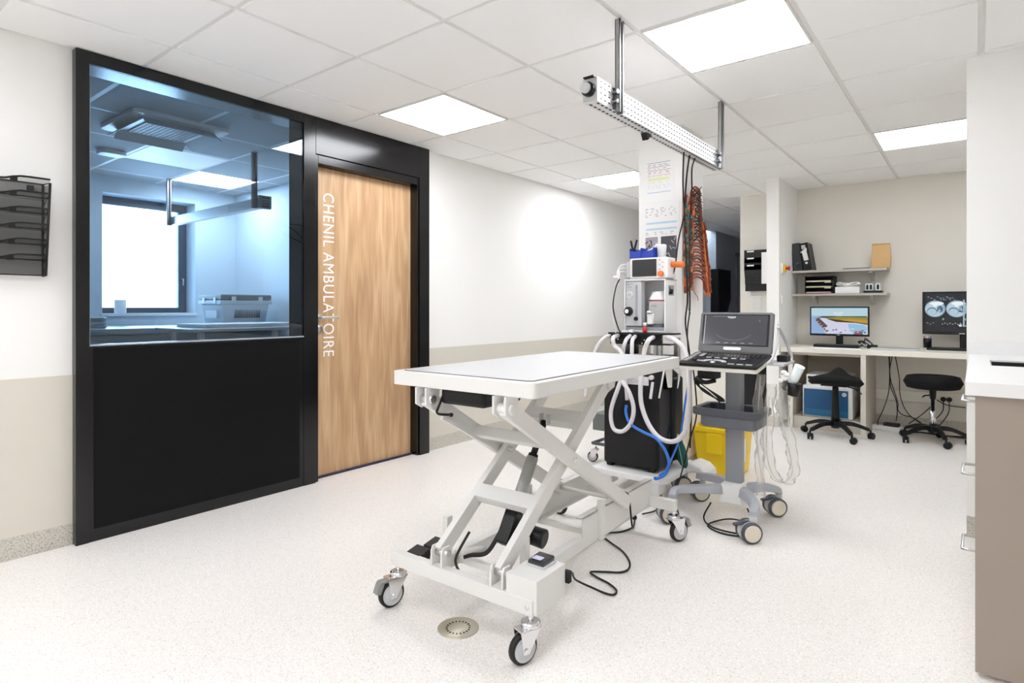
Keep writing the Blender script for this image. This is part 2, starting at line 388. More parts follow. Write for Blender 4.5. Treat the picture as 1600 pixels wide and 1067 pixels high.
# ------------------------------------------------------------------ kennel room behind the glass
kx0, kx1, ky0, ky1 = -6.35, XL-.12, -1.2, 3.2
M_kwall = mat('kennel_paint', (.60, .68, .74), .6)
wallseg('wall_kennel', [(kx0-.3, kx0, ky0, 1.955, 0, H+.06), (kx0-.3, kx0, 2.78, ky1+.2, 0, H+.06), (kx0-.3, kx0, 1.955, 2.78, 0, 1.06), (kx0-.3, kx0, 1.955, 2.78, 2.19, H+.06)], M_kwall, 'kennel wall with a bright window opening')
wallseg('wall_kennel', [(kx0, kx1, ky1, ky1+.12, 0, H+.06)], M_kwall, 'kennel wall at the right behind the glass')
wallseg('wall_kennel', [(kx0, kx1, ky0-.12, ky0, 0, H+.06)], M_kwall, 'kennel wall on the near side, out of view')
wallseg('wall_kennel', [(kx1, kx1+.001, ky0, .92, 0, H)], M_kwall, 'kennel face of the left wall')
kgx = [kx0, -6.04, -5.44, -4.84, -4.24, -3.64, kx1]; kgy = [ky0]+[-1.2+.6*k+.003 for k in range(1, 8)]+[ky1]
kgy = [ky0, -.597, .003, .603, 1.203, 1.803, 2.403, 3.003, ky1+.1]
ks = {(1, 6), (2, 5)}
ceiling('ceiling', kgx, kgy, H, 'suspended tile ceiling of the kennel room', ks, mat('kennel_tile', (.50, .52, .54), .85), mat('kennel_tee_sheen', (.95, .95, .95), .5), rec=.001)  # tees whitened for the window's reflection, tiles coloured darker between them
light_panel(-6.04, 2.403, 'square ceiling light of the kennel room, seen through the glass')
t = thing('ceiling_light', 'pale unlit panel given a faint glow beside the kennel ceiling light', 'ceiling light', (-5.14, 2.1, H))
MB().box(-5.42, -4.86, 1.82, 2.39, H-.002, H+.009).build('diffuser', M_faintglow, t)
wn = thing('window_2', 'bright kennel window with a dark frame', 'window', (kx0-.2, 2.3, 1.1), kind='structure')
b = MB(); wx = kx0-.2
b.box(wx-.05, wx, 1.955, 1.99, 1.06, 2.19).box(wx-.05, wx, 2.70, 2.78, 1.06, 2.19).box(wx-.05, wx, 1.99, 2.70, 2.11, 2.19).box(wx-.05, wx, 1.99, 2.70, 1.06, 1.12)
b.build('window_frame', mat('dark_window_frame', (.04, .06, .09), .35), wn, bev=.003)
MB().box(wx-.03, wx-.025, 1.985, 2.705, 1.115, 2.115).build('window_pane', M_winglass, wn)
MB().tube([(wx, 2.735, 1.42), (wx+.03, 2.735, 1.42), (wx+.03, 2.735, 1.35)], .007, 8, 0).build('window_handle', M_steel, wn)
MB().box(kx0-.3, kx0+.015, 1.94, 2.79, 1.04, 1.065).build('window_sill', M_whitepl, wn)
# portal for daylight
ld = bpy.data.lights.new('daylight_portal', 'AREA'); ld.shape = 'RECTANGLE'; ld.size = 1.1; ld.size_y = 1.2; ld.cycles.is_portal = True
lo = bpy.data.objects.new('daylight_portal', ld); COL.objects.link(lo); lo.location = (kx0-.33, 2.36, 1.6); lo.rotation_euler = (0, -math.pi/2, 0)

# air conditioning cassette
ac = thing('air_conditioner', 'white ceiling cassette air conditioner with open flaps behind the glass', 'air conditioner', (-4.3, 1.7, H))
z = H
b = MB(); X0, X1, Y0, Y1 = -4.62, -4.02, 1.40, 2.0
b.prism(rrect(X0, X1, Y0, Y1, .05), 'z', z-.025, z+.004); b.build('casing', M_whitepl, ac, bev=.004)
b = MB()
b.box(X0+.13, X1-.13, Y0+.13, Y1-.13, z-.031, z-.024)
b.build('grille', mat('grille_grey', (.16, .20, .26), .5), ac)
b = MB()
for k in range(13):
    xx = X0+.135+k*(.33/12); b.box(xx, xx+.006, Y0+.13, Y1-.13, z-.034, z-.030)
    yy = Y0+.135+k*(.33/12); b.box(X0+.13, X1-.13, yy, yy+.006, z-.034, z-.030)
b.build('grille_bars', M_lgrey, ac)
for nm, q, R in (('flap', (X1-.10, X1-.02, Y0+.08, Y1-.08), Matrix.Rotation(math.radians(38), 3, 'Y')), ('flap', (X0+.02, X0+.10, Y0+.08, Y1-.08), Matrix.Rotation(math.radians(-38), 3, 'Y')),
                 ('flap', (X0+.08, X1-.08, Y0+.02, Y0+.10), Matrix.Rotation(math.radians(38), 3, 'X')), ('flap', (X0+.08, X1-.08, Y1-.10, Y1-.02), Matrix.Rotation(math.radians(-38), 3, 'X'))):
    MB().box(*q, z-.052, z-.045, R=R).build(nm, M_lgrey, ac, bev=.002)
sd = thing('smoke_detector', 'small white oblong detector on the kennel ceiling', 'detector', (-5.3, 1.69, H))
MB().prism(rrect(-5.36, -5.22, 1.60, 1.78, .04), 'z', H-.035, H).build('detector_body', M_whitepl, sd, bev=.008)

def strut_post(parent, x, y, z0, z1, face):
    """slotted C-channel post, open side towards +x*face"""
    b = MB(); w = .040; d = .022
    b.box(x-d/2, x-d/2+.003, y-w/2, y+w/2, z0, z1).box(x-d/2, x+d/2, y-w/2, y-w/2+.003, z0, z1).box(x-d/2, x+d/2, y+w/2-.003, y+w/2, z0, z1)
    b.box(x+d/2-.003, x+d/2, y-w/2, y-w/2+.011, z0, z1).box(x+d/2-.003, x+d/2, y+w/2-.011, y+w/2, z0, z1)
    return b.build('post', mat('dark_strut_steel', (.38, .38, .38), .35, .9), parent)
kr = thing('hanging_rail', 'grey slotted rail hanging on two posts inside the kennel room', 'rail', (-5.2, 2.45, H))
b = MB().box(-6.15, -4.42, 2.42, 2.48, 1.905, 1.985); b.build('rail_body', M_galv, kr, bev=.002)
b = MB().box(-4.42, -4.38, 2.40, 2.50, 1.895, 1.995); b.build('end_bracket', M_greypl, kr, bev=.003)
b = MB()
for k in range(4): b.box(-4.379, -4.376, 2.42, 2.48, 1.905+k*.022, 1.915+k*.022)
b.build('socket', M_blackpl, kr)
MB().box(-5.0, -4.9, 2.418, 2.42, 1.925, 1.965).build('socket_plate', M_whitepl, kr)
for x in (-6.03, -4.46):
    strut_post(kr, x, 2.40, 1.90, H, 1)

# kennel furniture
kc = thing('counter', 'grey steel counter below the kennel window, behind the glass', 'counter', (-6.0, 2.0, 0))
MB().box(-6.33, -5.35, .2, 3.18, .90, .95).build('countertop', mat('counter_grey', (.42, .47, .52), .35, .3), kc, bev=.003)
MB().box(-6.33, -5.40, .2, 3.18, 0, .90).build('cabinet_base', mat('counter_base', (.35, .38, .42), .5), kc)
tb = thing('examination_table', 'white slab table in front of the kennel counter', 'table', (-4.9, 2.2, 0))
MB().box(-5.3, -4.6, 2.0, 3.1, .93, .955).build('tabletop', M_white, tb, bev=.004)
b = MB()
for x in (-5.2, -4.7):
    for y in (2.1, 3.0): MB().box(x-.02, x+.02, y-.02, y+.02, 0, .93).build('leg', M_white, tb)
cr = thing('pet_carrier', 'pale plastic pet carrier with a dark latched lid on the kennel table', 'pet carrier', (-5.45, 2.85, .955))
M_cr = mat('carrier_plastic', (.62, .66, .70), .5)
cx0, cx1, cy0, cy1 = -5.86, -5.44, 2.62, 3.08; zc = .951
b = MB()
v = [(cx0+.03, cy0+.03), (cx1-.03, cy0+.03), (cx1-.03, cy1-.03), (cx0+.03, cy1-.03)]; u = [(cx0, cy0), (cx1, cy0), (cx1, cy1), (cx0, cy1)]
A = [b.bm.verts.new((x, y, zc)) for x, y in v]; B = [b.bm.verts.new((x, y, zc+.20)) for x, y in u]
b.bm.faces.new(A); b.bm.faces.new(B)
for i in range(4): b.bm.faces.new([A[i], A[(i+1) % 4], B[(i+1) % 4], B[i]])
b.build('body', M_cr, cr, bev=.008)
MB().box(cx0-.02, cx1+.02, cy0-.02, cy1+.02, zc+.20, zc+.235).build('rim', M_cr, cr, bev=.005)
MB().box(cx0-.015, cx1+.015, cy0-.015, cy1+.015, zc+.237, zc+.29).build('lid', mat('carrier_lid', (.20, .20, .19), .5), cr, bev=.01)
MB().box(cx0+.1, cx1-.1, cy0-.004, cy0+.02, zc+.07, zc+.14).build('vent_frame', M_whitepl, cr)
b = MB()
for k in range(16): b.box(cx1-.018, cx1-.008, cy0+.12+k*.016, cy0+.127+k*.016, zc+.07, zc+.15)
b.build('vent_slots', M_dgrey, cr)
for y in (cy0+.1, cy0+.36): MB().box(cx1+.012, cx1+.022, y-.02, y+.02, zc+.23, zc+.27).build('latch', M_whitepl, cr)
for x in (cx0+.1, cx0+.32): MB().box(x-.02, x+.02, cy0-.024, cy0-.012, zc+.21, zc+.26).build('latch', M_whitepl, cr)
pr_ = on_x(kx0-.1, 188, 487)
tag(MB().lathe((pr_.x, pr_.y+.0, 1.065), (0, 0, 1), [(0, .05), (.13, .05), (.13, .018), (.05, .016)], 28).build('paper_roll', M_paper), 'white paper roll on the kennel window sill', 'paper roll')
bc = thing('storage_box', 'low flat pale box under the pet carrier behind the glass', 'box', (-5.0, 2.6, .955))
MB().box(-5.25, -4.75, 2.15, 3.0, .956, .985).build('body', M_paper, bc, bev=.003)
tw = thing('folded_towels', 'grey folded towels on the kennel counter below the window', 'towels', (-5.7, 1.6, .95))
for k in range(3): MB().prism(rrect(-5.9, -5.55, 1.4, 1.75, .04), 'z', .951+k*.03, .979+k*.03).build('towel', M_lgrey if k % 2 else M_greypl, tw, bev=.01)

# ------------------------------------------------------------------ hanging rail in the main room
hr = thing('hanging_rail', 'perforated steel rail hanging from the ceiling above the table', 'rail', (-1.235, 2.85, H))
rx0, rx1, ry0, ry1, rz0, rz1 = -1.272, -1.208, 2.10, 3.615, 1.957, 2.055
b = MB().box(rx0, rx1, ry0, ry1, rz0, rz1).mark(1); y = ry0+.02
while y < ry1-.03:
    for k in range(4):
        zz = rz0+.013+k*.0235; b.box(rx1, rx1+.0008, y, y+.015, zz, zz+.005)
    for xx in (rx0+.012, rx1-.018): b.box(xx, xx+.009, y, y+.019, rz0-.0008, rz0)
    y += .034
b.build('rail_body', [M_galv, mat('slot_shadow', (.03, .03, .03), .8)], hr)
MB().box(rx0-.002, rx1+.001, ry0-.006, ry0, rz0+.004, rz1-.002).build('end_plate', mat('end_plate_grey', (.50, .50, .49), .45), hr, bev=.003)
so = MB().lathe((-1.242, ry0-.006, 2.006), (0, -1, 0), [(0, .029), (.018, .029), (.022, .026)], 24).build('socket', M_blackpl, hr)
MB().lathe((-1.245, ry0-.026, 2.008), (0, -1, 0), [(0, .022), (.014, .022), (.016, .018)], 24).build('socket_cap', M_lgrey, so)
MB().box(rx0+.005, rx1-.01, ry0-.015, ry0+.015, rz1, rz1+.006).build('end_clip', M_blackpl, hr)
for y in (2.258, 3.53):
    strut_post(hr, -1.192, y, 1.945, H, 1)
    MB().box(rx1, -1.200, y-.03, y-.021, 1.955, 2.045).build('clamp', M_dgrey, hr)
    for dz in (.02, .06): MB().lathe((-1.206, y-.036, 1.965+dz), (1, 0, 0), [(0, .006), (.02, .006), (.02, .009), (.026, .009)], 10).build('bolt', M_chrome, hr)
MB().prism([(2.62, 1.957), (2.68, 1.957), (2.64, 1.925)], 'x', -1.27, -1.24).build('hook', M_blackpl, hr)

# ------------------------------------------------------------------ casters
def caster(parent, x, y, ztop, yaw, R=.05, wdt=.026, brake=False, trail=.03, name='caster'):
    """chrome fork caster; yaw = direction the wheel trails"""
    Rm = Matrix.Rotation(yaw, 3, 'Z'); c = Vector((x, y, 0)); k = R/.05
    f = MB(); zp = 2*R+.012*k
    f.lathe((x, y, zp), (0, 0, 1), [(0, .030*k), (.006*k, .032*k), (.014*k, .031*k), (.018*k, .022*k)], 24)
    f.cyl((x, y, zp+.015*k), (x, y, ztop), .009*k, n=12)
    f.box(x-.028*k, x+.050*k, y-.022*k, y+.022*k, zp-.004*k, zp+.001)
    for sgn in (-1, 1):
        yy = y+sgn*.0205*k
        f.prism([(x-.026*k, zp), (x+.052*k, zp), (x+trail*k+.011*k, R-.012*k), (x+trail*k-.011*k, R-.012*k)], 'y', yy-.0015, yy+.0015)
    f.cyl((x+trail*k, y-.026*k, R), (x+trail*k, y+.026*k, R), .007*k, n=10)
    fo = f.build(name, M_chrome, parent, R=Rm, c=c)
    MB().lathe((x+trail*k, y-wdt/2, R), (0, 1, 0), [(0, R*.80), (.002, R*.90), (.006, R), (wdt-.006, R), (wdt-.002, R*.90), (wdt, R*.80)], 32).build('tyre', M_rubber, fo, R=Rm, c=c)
    MB().lathe((x+trail*k, y-wdt/2-.002, R), (0, 1, 0), [(0, R*.12), (.0, R*.5), (.002, R*.52), (.001, R*.72), (.0, R*.78), (wdt+.004, R*.78), (wdt+.003, R*.72), (wdt+.002, R*.52), (wdt+.004, R*.5), (wdt+.004, R*.12)], 32).build('wheel', M_lgrey, fo, R=Rm, c=c)
    if brake:
        g = MB(); g.box(x+.035*k, x+.080*k, y-.016*k, y+.016*k, zp-.012*k, zp-.004*k)
        g.prism([(x+.062*k, zp-.012*k), (x+.084*k, zp-.008*k), (x+.098*k, zp-.045*k), (x+.078*k, zp-.050*k)], 'y', y-.015*k, y+.015*k)
        g.build('brake_pedal', mat('pedal_grey', (.25, .25, .25), .4), fo, R=Rm, c=c, bev=.002)
    return fo
def twin_caster(parent, x, y, ztop, yaw, R=.052, cap=None):
    Rm = Matrix.Rotation(yaw, 3, 'Z'); c = Vector((x, y, 0)); tx = x+.022
    f = MB(); f.cyl((x, y, R*1.5), (x, y, ztop), .018, n=16)
    f.lathe((tx, y-.028, R), (0, 1, 0), [(0, R*.92), (.003, R*.95), (.053, R*.95), (.056, R*.92)], 28)
    fo = f.build('caster', mat('caster_hood', (.60, .60, .60), .4), parent, R=Rm, c=c)
    for sgn in (-1, 1):
        y0 = y+sgn*.031
        MB().lathe((tx, y0-.011, R), (0, 1, 0), [(0, R*.86), (.003, R), (.019, R), (.022, R*.86)], 32).build('tyre', M_dgrey, fo, R=Rm, c=c)
        yy = y0+sgn*.0115
        MB().lathe((tx, yy, R), (0, sgn, 0), [(0, R*.80), (.0015, R*.80), (.003, R*.70)], 32).build('hub_cap', cap or mat('cream_cap', (.72, .66, .55), .4), fo, R=Rm, c=c)
    MB().prism([(tx-.03, R*1.9), (tx+.02, R*2.0), (tx+.075, R*1.75), (tx+.075, R*1.55), (tx+.045, R*1.65)], 'y', y-.012, y+.012).build('brake_pedal', M_dgrey, fo, R=Rm, c=c, bev=.002)
    return fo

# ------------------------------------------------------------------ scissor lift table
T = thing('examination_table', 'white electric scissor-lift examination table on four casters', 'table', (-1.40, 2.08, 0))
tx0, tx1, ty0, ty1 = -1.708, -1.068, 1.457, 2.688
MB().prism(rrect(tx0, tx1, ty0, ty1, .022), 'z', .834, .884).build('tabletop', M_white, T, bev=.003)
MB().prism(rrect(tx0+.028, tx1-.028, ty0+.028, ty1-.028, .02), 'z', .884, .8852).build('seal', M_rubber, T)
MB().prism(rrect(tx0+.032, tx1-.032, ty0+.032, ty1-.032, .018), 'z', .884, .8868).build('top_panel', mat('top_sheet', (.58, .58, .595), .28), T)
b = MB()
for x in (-1.545, -1.195): b.box(x-.018, x+.018, 1.60, 2.62, .806, .834)
b.build('upper_rail', M_white, T, bev=.002)
# arms
A0, A1 = (1.475, .795), (2.38, .248); B0, B1 = (1.505, .243), (2.25, .790)
for x in (-1.545, -1.195):
    b = MB().beam((x, *A0), (x, *A1), .026, .056, up=(1, 0, 0)); b.bm.free()
    b = MB()
    b.beam((x, *A0), (x, *A1), .026, .056); b.build('scissor_arm', M_white, T, bev=.002)
for x in (-1.505, -1.235):
    MB().beam((x, *B0), (x, *B1), .026, .056).build('scissor_arm', M_white, T, bev=.002)
    MB().lathe((x-.020 if x < -1.4 else x+.0, 1.895, .541), (1, 0, 0), [(0, .012), (.055, .012), (.058, .008)], 14).build('pivot_pin', M_steel, T)
MB().lathe((-1.181, 1.895, .541), (1, 0, 0), [(0, .012), (.004, .012), (.006, .007)], 14).build('pivot_bolt', M_chrome, T)
def ya(t, P0, P1): return (P0[0]+(P1[0]-P0[0])*t, P0[1]+(P1[1]-P0[1])*t)
p = ya(.30, A0, A1); MB().box(-1.535, -1.205, p[0]-.02, p[0]+.02, p[1]-.02, p[1]+.02, R=Matrix.Rotation(math.radians(-31), 3, 'X')).build('crossbar', M_white, T, bev=.002)
p = ya(.755, B0, B1); MB().box(-1.495, -1.245, p[0]-.045, p[0]+.02, p[1]-.02, p[1]+.022, R=Matrix.Rotation(math.radians(36), 3, 'X')).build('crossbar', M_white, T, bev=.002)
p = ya(.28, B0, B1); MB().box(-1.495, -1.245, p[0]-.03, p[0]+.03, p[1]-.008, p[1]+.030, R=Matrix.Rotation(math.radians(36), 3, 'X')).build('crossbar', M_white, T, bev=.002)
MB().cyl((-1.53, 2.36, .262), (-1.20, 2.36, .262), .009, n=12).build('lower_rod', M_white, T)
# upper hinges and hooks
for x in (-1.545, -1.195):
    for dx in (-.028, .020): MB().prism([(1.445, .834), (1.515, .834), (1.51, .775), (1.475, .758), (1.445, .775)], 'x', x+dx, x+dx+.008).build('upper_hinge', M_white, T, bev=.002)
    MB().lathe((x-.034, 1.477, .790), (1, 0, 0), [(0, .014), (.002, .018), (.066, .018), (.069, .014)], 20).build('hinge_pin', M_white if x > -1.4 else M_steel, T)
for x in (-1.505, -1.235):
    MB().prism([(2.21, .834), (2.29, .834), (2.28, .775), (2.24, .765)], 'x', x+.016, x+.024).build('upper_bracket', M_white, T)
b = MB(); b.tube([on_x(-1.50, 696, 611), on_x(-1.50, 684, 640), on_x(-1.50, 683, 643), on_x(-1.50, 687, 647), on_x(-1.49, 706, 648)], .0045, 8, 4); b.sphere(on_x(-1.49, 706, 648), .008)
b.build('release_handle', M_rubber, T)
MB().beam(on_x(-1.53, 692, 651), on_x(-1.53, 782, 702), .014, .018).build('release_bar', M_white, T)
b = MB(); b.box(-1.50, -1.30, 1.50, 1.72, .775, .834).build('actuator_box', M_blackpl, T, bev=.012)
b = MB(); b.prism([(2.57, .834), (2.63, .834), (2.625, .745), (2.605, .745)], 'x', -1.10, -1.085); b.prism([(2.60, .834), (2.685, .834), (2.685, .775), (2.66, .735), (2.675, .80)], 'x', -1.075, -1.07)
b.build('side_bracket', M_white, T, bev=.002)
# actuator
ct, cb = Vector((-1.37, 1.975, .655)), Vector((-1.37, 1.72, .27)); d = cb-ct
MB().cyl(ct, ct+d*.35, .013, n=14).build('piston_rod', M_blackpl, T)
b = MB(); b.cyl(ct+d*.31, ct+d*.35, .020, n=18); b.build('rod_seal', M_blackpl, T)
MB().cyl(ct+d*.34, ct+d*.84, .0235, n=22).build('actuator_tube', mat('actuator_grey', (.42, .42, .41), .4, .3), T)
b = MB().beam(ct+d*.80, ct+d*1.08, .055, .05, up=(0, 1, 0)); b.box(-1.395, -1.30, 1.72, 1.79, .23, .29); b.build('gear_housing', M_blackpl, T, bev=.006)
MB().lathe((-1.375, 1.80, .262), Vector((1, .12, -.12)), [(0, .034), (.10, .036), (.112, .036), (.115, .03)], 24).build('motor', M_blackpl, T)
MB().cyl((-1.385, 1.975, .648), (-1.355, 1.975, .648), .010, n=12).build('clevis_pin', M_chrome, T)
for x in (-1.390, -1.356): MB().box(x, x+.006, 1.962, 1.990, .64, .685).build('clevis', M_steel, T, bev=.002)
# cables inside the frame
b = MB(); b.tube([(-1.385, 1.75, .33), (-1.40, 1.70, .26), (-1.42, 1.66, .21), (-1.46, 1.62, .205), (-1.48, 1.60, .20)], .008, 8)
b.tube([(-1.45, 1.60, .30), (-1.46, 1.55, .24), (-1.455, 1.53, .21), (-1.42, 1.52, .18), (-1.40, 1.53, .16)], .005, 6)
b.build('inner_cable', M_rubber, T)
MB().cyl((-1.50, 1.58, .215), (-1.44, 1.68, .215), .013, n=14).build('cable_sleeve', M_white, T)
# base
bx0, bx1, by0, by1 = -1.73, -1.088, 1.478, 2.70
MB().box(bx0, bx1, by0, by0+.035, .150, .200).build('front_bar', M_white, T, bev=.002)
MB().lathe((-1.108, by0-.0005, .175), (0, -1, 0), [(0, .008), (.001, .008), (.002, .004)], 12).build('cap_screw', M_chrome, T)
MB().box(bx0, bx1, by1-.035, by1, .150, .200).build('rear_bar', M_white, T, bev=.002)
for s_ in (1, -1):
    x = -1.40+s_*.165 if s_ > 0 else -1.40-.150
    b = MB(); b.box(x-.018, x+.018, by0+.03, 2.02, .150, .196)
    b.box(x+.012*s_, x+.018*s_, 2.02, by1, .150, .275); b.box(x-.018, x+.018, 2.02, by1, .150, .156); b.box(x-.018, x+.018, 2.02, by1, .269, .275)
    b.build('side_beam', M_white, T, bev=.0015)
for x, y in ((-1.60, 1.645), (-1.235, 1.645), (-1.58, 2.16), (-1.21, 2.16)):
    MB().box(x-.012, x+.012, y-.015, y+.015, .155, .315).build('stop_post', M_white, T, bev=.002)
for y in (1.645, 2.16): MB().box(-1.60, -1.21, y-.012, y+.012, .155, .180).build('base_crossbar', M_white, T, bev=.002)
for x in (-1.505, -1.235):
    for dx in (-.028, .020): MB().prism([(1.482, .20), (1.535, .20), (1.535, .25), (1.525, .268), (1.49, .268), (1.482, .25)], 'x', x+dx, x+dx+.008).build('base_hinge', M_white, T, bev=.002)
    MB().lathe((x-.034, 1.508, .243), (1, 0, 0), [(0, .013), (.07, .013), (.072, .009)], 16).build('hinge_bolt', M_steel, T)
cb_ = MB().box(-1.196, -1.076, 1.484, 1.655, .155, .262).build('control_box', M_white, T, bev=.002)
MB().prism(rrect(-1.175, -1.102, 1.565, 1.645, .01), 'z', .262, .270).build('socket_plate', M_lgrey, cb_, bev=.002)
MB().box(-1.170, -1.107, 1.568, 1.640, .270, .284, R=Matrix.Rotation(math.radians(4), 3, 'X')).build('flip_cover', mat('smoky_cover', (.03, .03, .035), .1), cb_, bev=.005)
MB().box(-1.160, -1.125, 1.578, 1.605, .2845, .2855).build('cover_label', mat('lilac_label', (.6, .6, .8), .4), cb_)
MB().box(-1.085, -1.062, 1.655, 1.675, .195, .235).build('plug', M_rubber, T, bev=.003)
caster(T, -1.108, 1.498, .150, math.radians(250), brake=False)
caster(T, -1.712, 1.495, .155, math.radians(255), brake=True)
caster(T, -1.100, 2.682, .150, math.radians(62), brake=True)
caster(T, -1.712, 2.682, .150, math.radians(170), brake=False)
MB().box(-1.728, -1.545, 1.513, 1.66, .166, .172).build('pedal_shelf', M_white, T)
fp = thing('foot_pedal', 'black twin foot pedal resting on the left end of the table base', 'foot pedal', (-1.65, 1.58, .172))
for k, (px, py) in enumerate(((652, 860), (681, 847))):
    q = on_z(.205, px, py); dz = .012*(1-k)
    MB().prism([(q.y-.033, .1725), (q.y+.033, .1725), (q.y+.033, .212), (q.y-.033, .198)], 'x', q.x-.036, q.x+.036).build('pedal', M_rubber, fp, bev=.004)
q = on_z(.18, 668, 862); MB().box(q.x-.035, q.x+.045, q.y-.01, q.y+.045, .1725, .19).build('pedal_base', M_rubber, fp, bev=.003)
# power cord on the floor
pts = [(889, 886), (893, 895), (905, 913), (930, 921), (950, 930), (963, 932), (967, 925), (955, 914), (937, 904), (928, 896), (950, 896), (975, 897), (988, 892), (990, 880), (980, 864), (962, 850), (951, 840), (958, 835), (980, 833), (998, 826), (1002, 814)]
P3 = [on_z(.006, *q) for q in pts]; P3[0].z = .18; P3[1].z = .10; P3[0] = Vector((-1.070, 1.672, .212)); P3[1] = on_z(.14, 896, 897); P3[2] = on_z(.05, 903, 908)
P3 += [Vector((-1.20, 2.44, .12)), on_x(-1.215, 990, 780), Vector((-1.222, 2.40, .285)), Vector((-1.24, 2.36, .280))]
MB().tube(P3, .0042, 8, 6).build('power_cord', M_rubber, T)
k0 = on_z(.06, 992, 806)
P4 = [on_z(.02, 1004, 803), on_z(.008, 1025, 797), on_z(.006, 1045, 780), on_z(.006, 1056, 765), on_y(3.05, 1066, 735), on_y(3.05, 1077, 690), on_y(3.05, 1088, 650), on_y(3.08, 1086, 600), on_y(3.10, 1080, 560)]
pc = tag(MB().tube(P4, .004, 8, 6).build('mains_cable', M_rubber), 'black cable with an inline plug running up beside the monitor cart', 'cable')
MB().sphere(on_z(.02, 991, 808), .012, (1.3, .8, 1.3), 12).build('inline_plug', M_rubber, pc)

T.rotation_euler = (0, 0, math.radians(1.6)); T.location.x = -1.416
# drain
dr = thing('floor_drain', 'round steel floor drain in front of the table', 'drain', (-1.42, 1.504, 0))
dc = on_z(0, 716, 981)
MB().lathe((dc.x, dc.y, -.004), (0, 0, 1), [(0, .072), (.0055, .072), (.006, .068), (.0045, .052), (.0055, .050), (.006, .0)], 48).build('drain_plate', mat('drain_steel', (.50, .47, .38), .42, .7), dr)
b = MB()
for k in range(20):
    a = 2*math.pi*k/20; cx, cy = dc.x+.040*math.cos(a), dc.y+.040*math.sin(a)
    b.box(cx-.0032, cx+.0032, cy-.0022, cy+.0022, .0015, .0028, R=Matrix.Rotation(a, 3, 'Z'))
b.build('drain_slots', M_rubber, dr)

# ------------------------------------------------------------------ anaesthesia machine
AM = thing('anesthesia_machine', 'white anesthesia machine with corrugated hoses beside the pillar', 'medical machine', (-1.6, 3.4, 0))
# trolley
MB().prism([(-1.83, 3.10), (-1.39, 3.10), (-1.36, 3.14), (-1.36, 3.62), (-1.83, 3.62)], 'z', .125, .160).build('trolley_deck', M_whitepl, AM, bev=.006)
MB().box(-1.50, -1.40, 3.12, 3.22, .055, .125).build('trolley_skirt', M_whitepl, AM, bev=.01); MB().box(-1.83, -1.72, 3.15, 3.25, .06, .125).build('trolley_skirt', M_whitepl, AM, bev=.01)
b = MB(); b.prism([(-1.39, .12), (-1.38, .17), (-1.34, .19), (-1.28, .175), (-1.245, .145), (-1.235, .11), (-1.27, .115), (-1.31, .14)], 'y', 3.42, 3.60); b.build('trolley_foot', M_whitepl, AM, bev=.01)
twin_caster(AM, -1.39, 3.47, .12, math.radians(222))
twin_caster(AM, -1.77, 3.20, .07, math.radians(190), R=.034)
twin_caster(AM, -1.45, 3.17, .06, math.radians(100), R=.034)
for x in (-1.70, -1.50): MB().box(x, x+.03, 3.56, 3.60, .16, .93).build('column', M_steel, AM, bev=.003)
# cabinet: open-fronted housing
cx0, cx1, cy0, cy1, cz0, cz1 = -1.712, -1.440, 3.30, 3.47, .975, 1.290
b = MB(); tW = .010
b.box(cx0, cx1, cy1-tW, cy1, cz0, cz1).box(cx0, cx0+tW, cy0, cy1, cz0, cz1).box(cx1-tW, cx1, cy0, cy1, cz0, cz1).box(cx0, cx1, cy0, cy1, cz1-tW, cz1)
b.box(cx0, cx1, cy0, cy1, cz0-.004, cz0+.004)
b.build('cabinet', M_whitepl, AM, bev=.004)
MB().box(cx0+.012, -1.598, cy0+.004, cy0+.06, cz0+.03, cz1-.012).build('control_panel', M_lgrey, AM, bev=.003)
fm = MB().box(-1.634, -1.622, cy0-.002, cy0+.004, cz0+.09, cz1-.035).build('flow_meter', mat('flow_tube', (.35, .35, .36), .3), AM, bev=.003)
MB().lathe((-1.628, cy0-.002, cz0+.075), (0, -1, 0), [(0, .012), (.012, .012)], 16).build('flow_knob', M_blackpl, AM)
g_ = MB().lathe((-1.672, cy0+.004, 1.195), (0, -1, 0), [(0, .022), (.01, .022), (.011, .019)], 24).build('gauge', M_whitepl, AM)
MB().lathe((-1.672, cy0-.007, 1.195), (0, -1, 0), [(0, .017), (.001, .017)], 24).build('gauge_ring', M_lgrey, g_)
MB().beam((-1.682, cy0-.009, 1.192), (-1.662, cy0-.009, 1.198), .001, .002).build('gauge_needle', M_ink, g_)
kn = MB().lathe((-1.680, cy0+.004, 1.095), (0, -1, 0), [(0, .028), (.012, .028), (.013, .024), (.025, .022)], 24).build('dial', M_blackpl, AM)
MB().lathe((-1.680, cy0-.021, 1.095), (0, -1, 0), [(0, .015), (.008, .013)], 20).build('dial_cap', M_chrome, kn)
text_mesh('panel_mark', 'LJO', (-1.690, cy0+.0035, 1.256), (1, 0, 0), (0, 0, 1), .036, .011, M_ink, AM)
MB().box(-1.688, -1.660, cy0+.0033, cy0+.0036, 1.243, 1.246).build('panel_line', M_ink, AM)
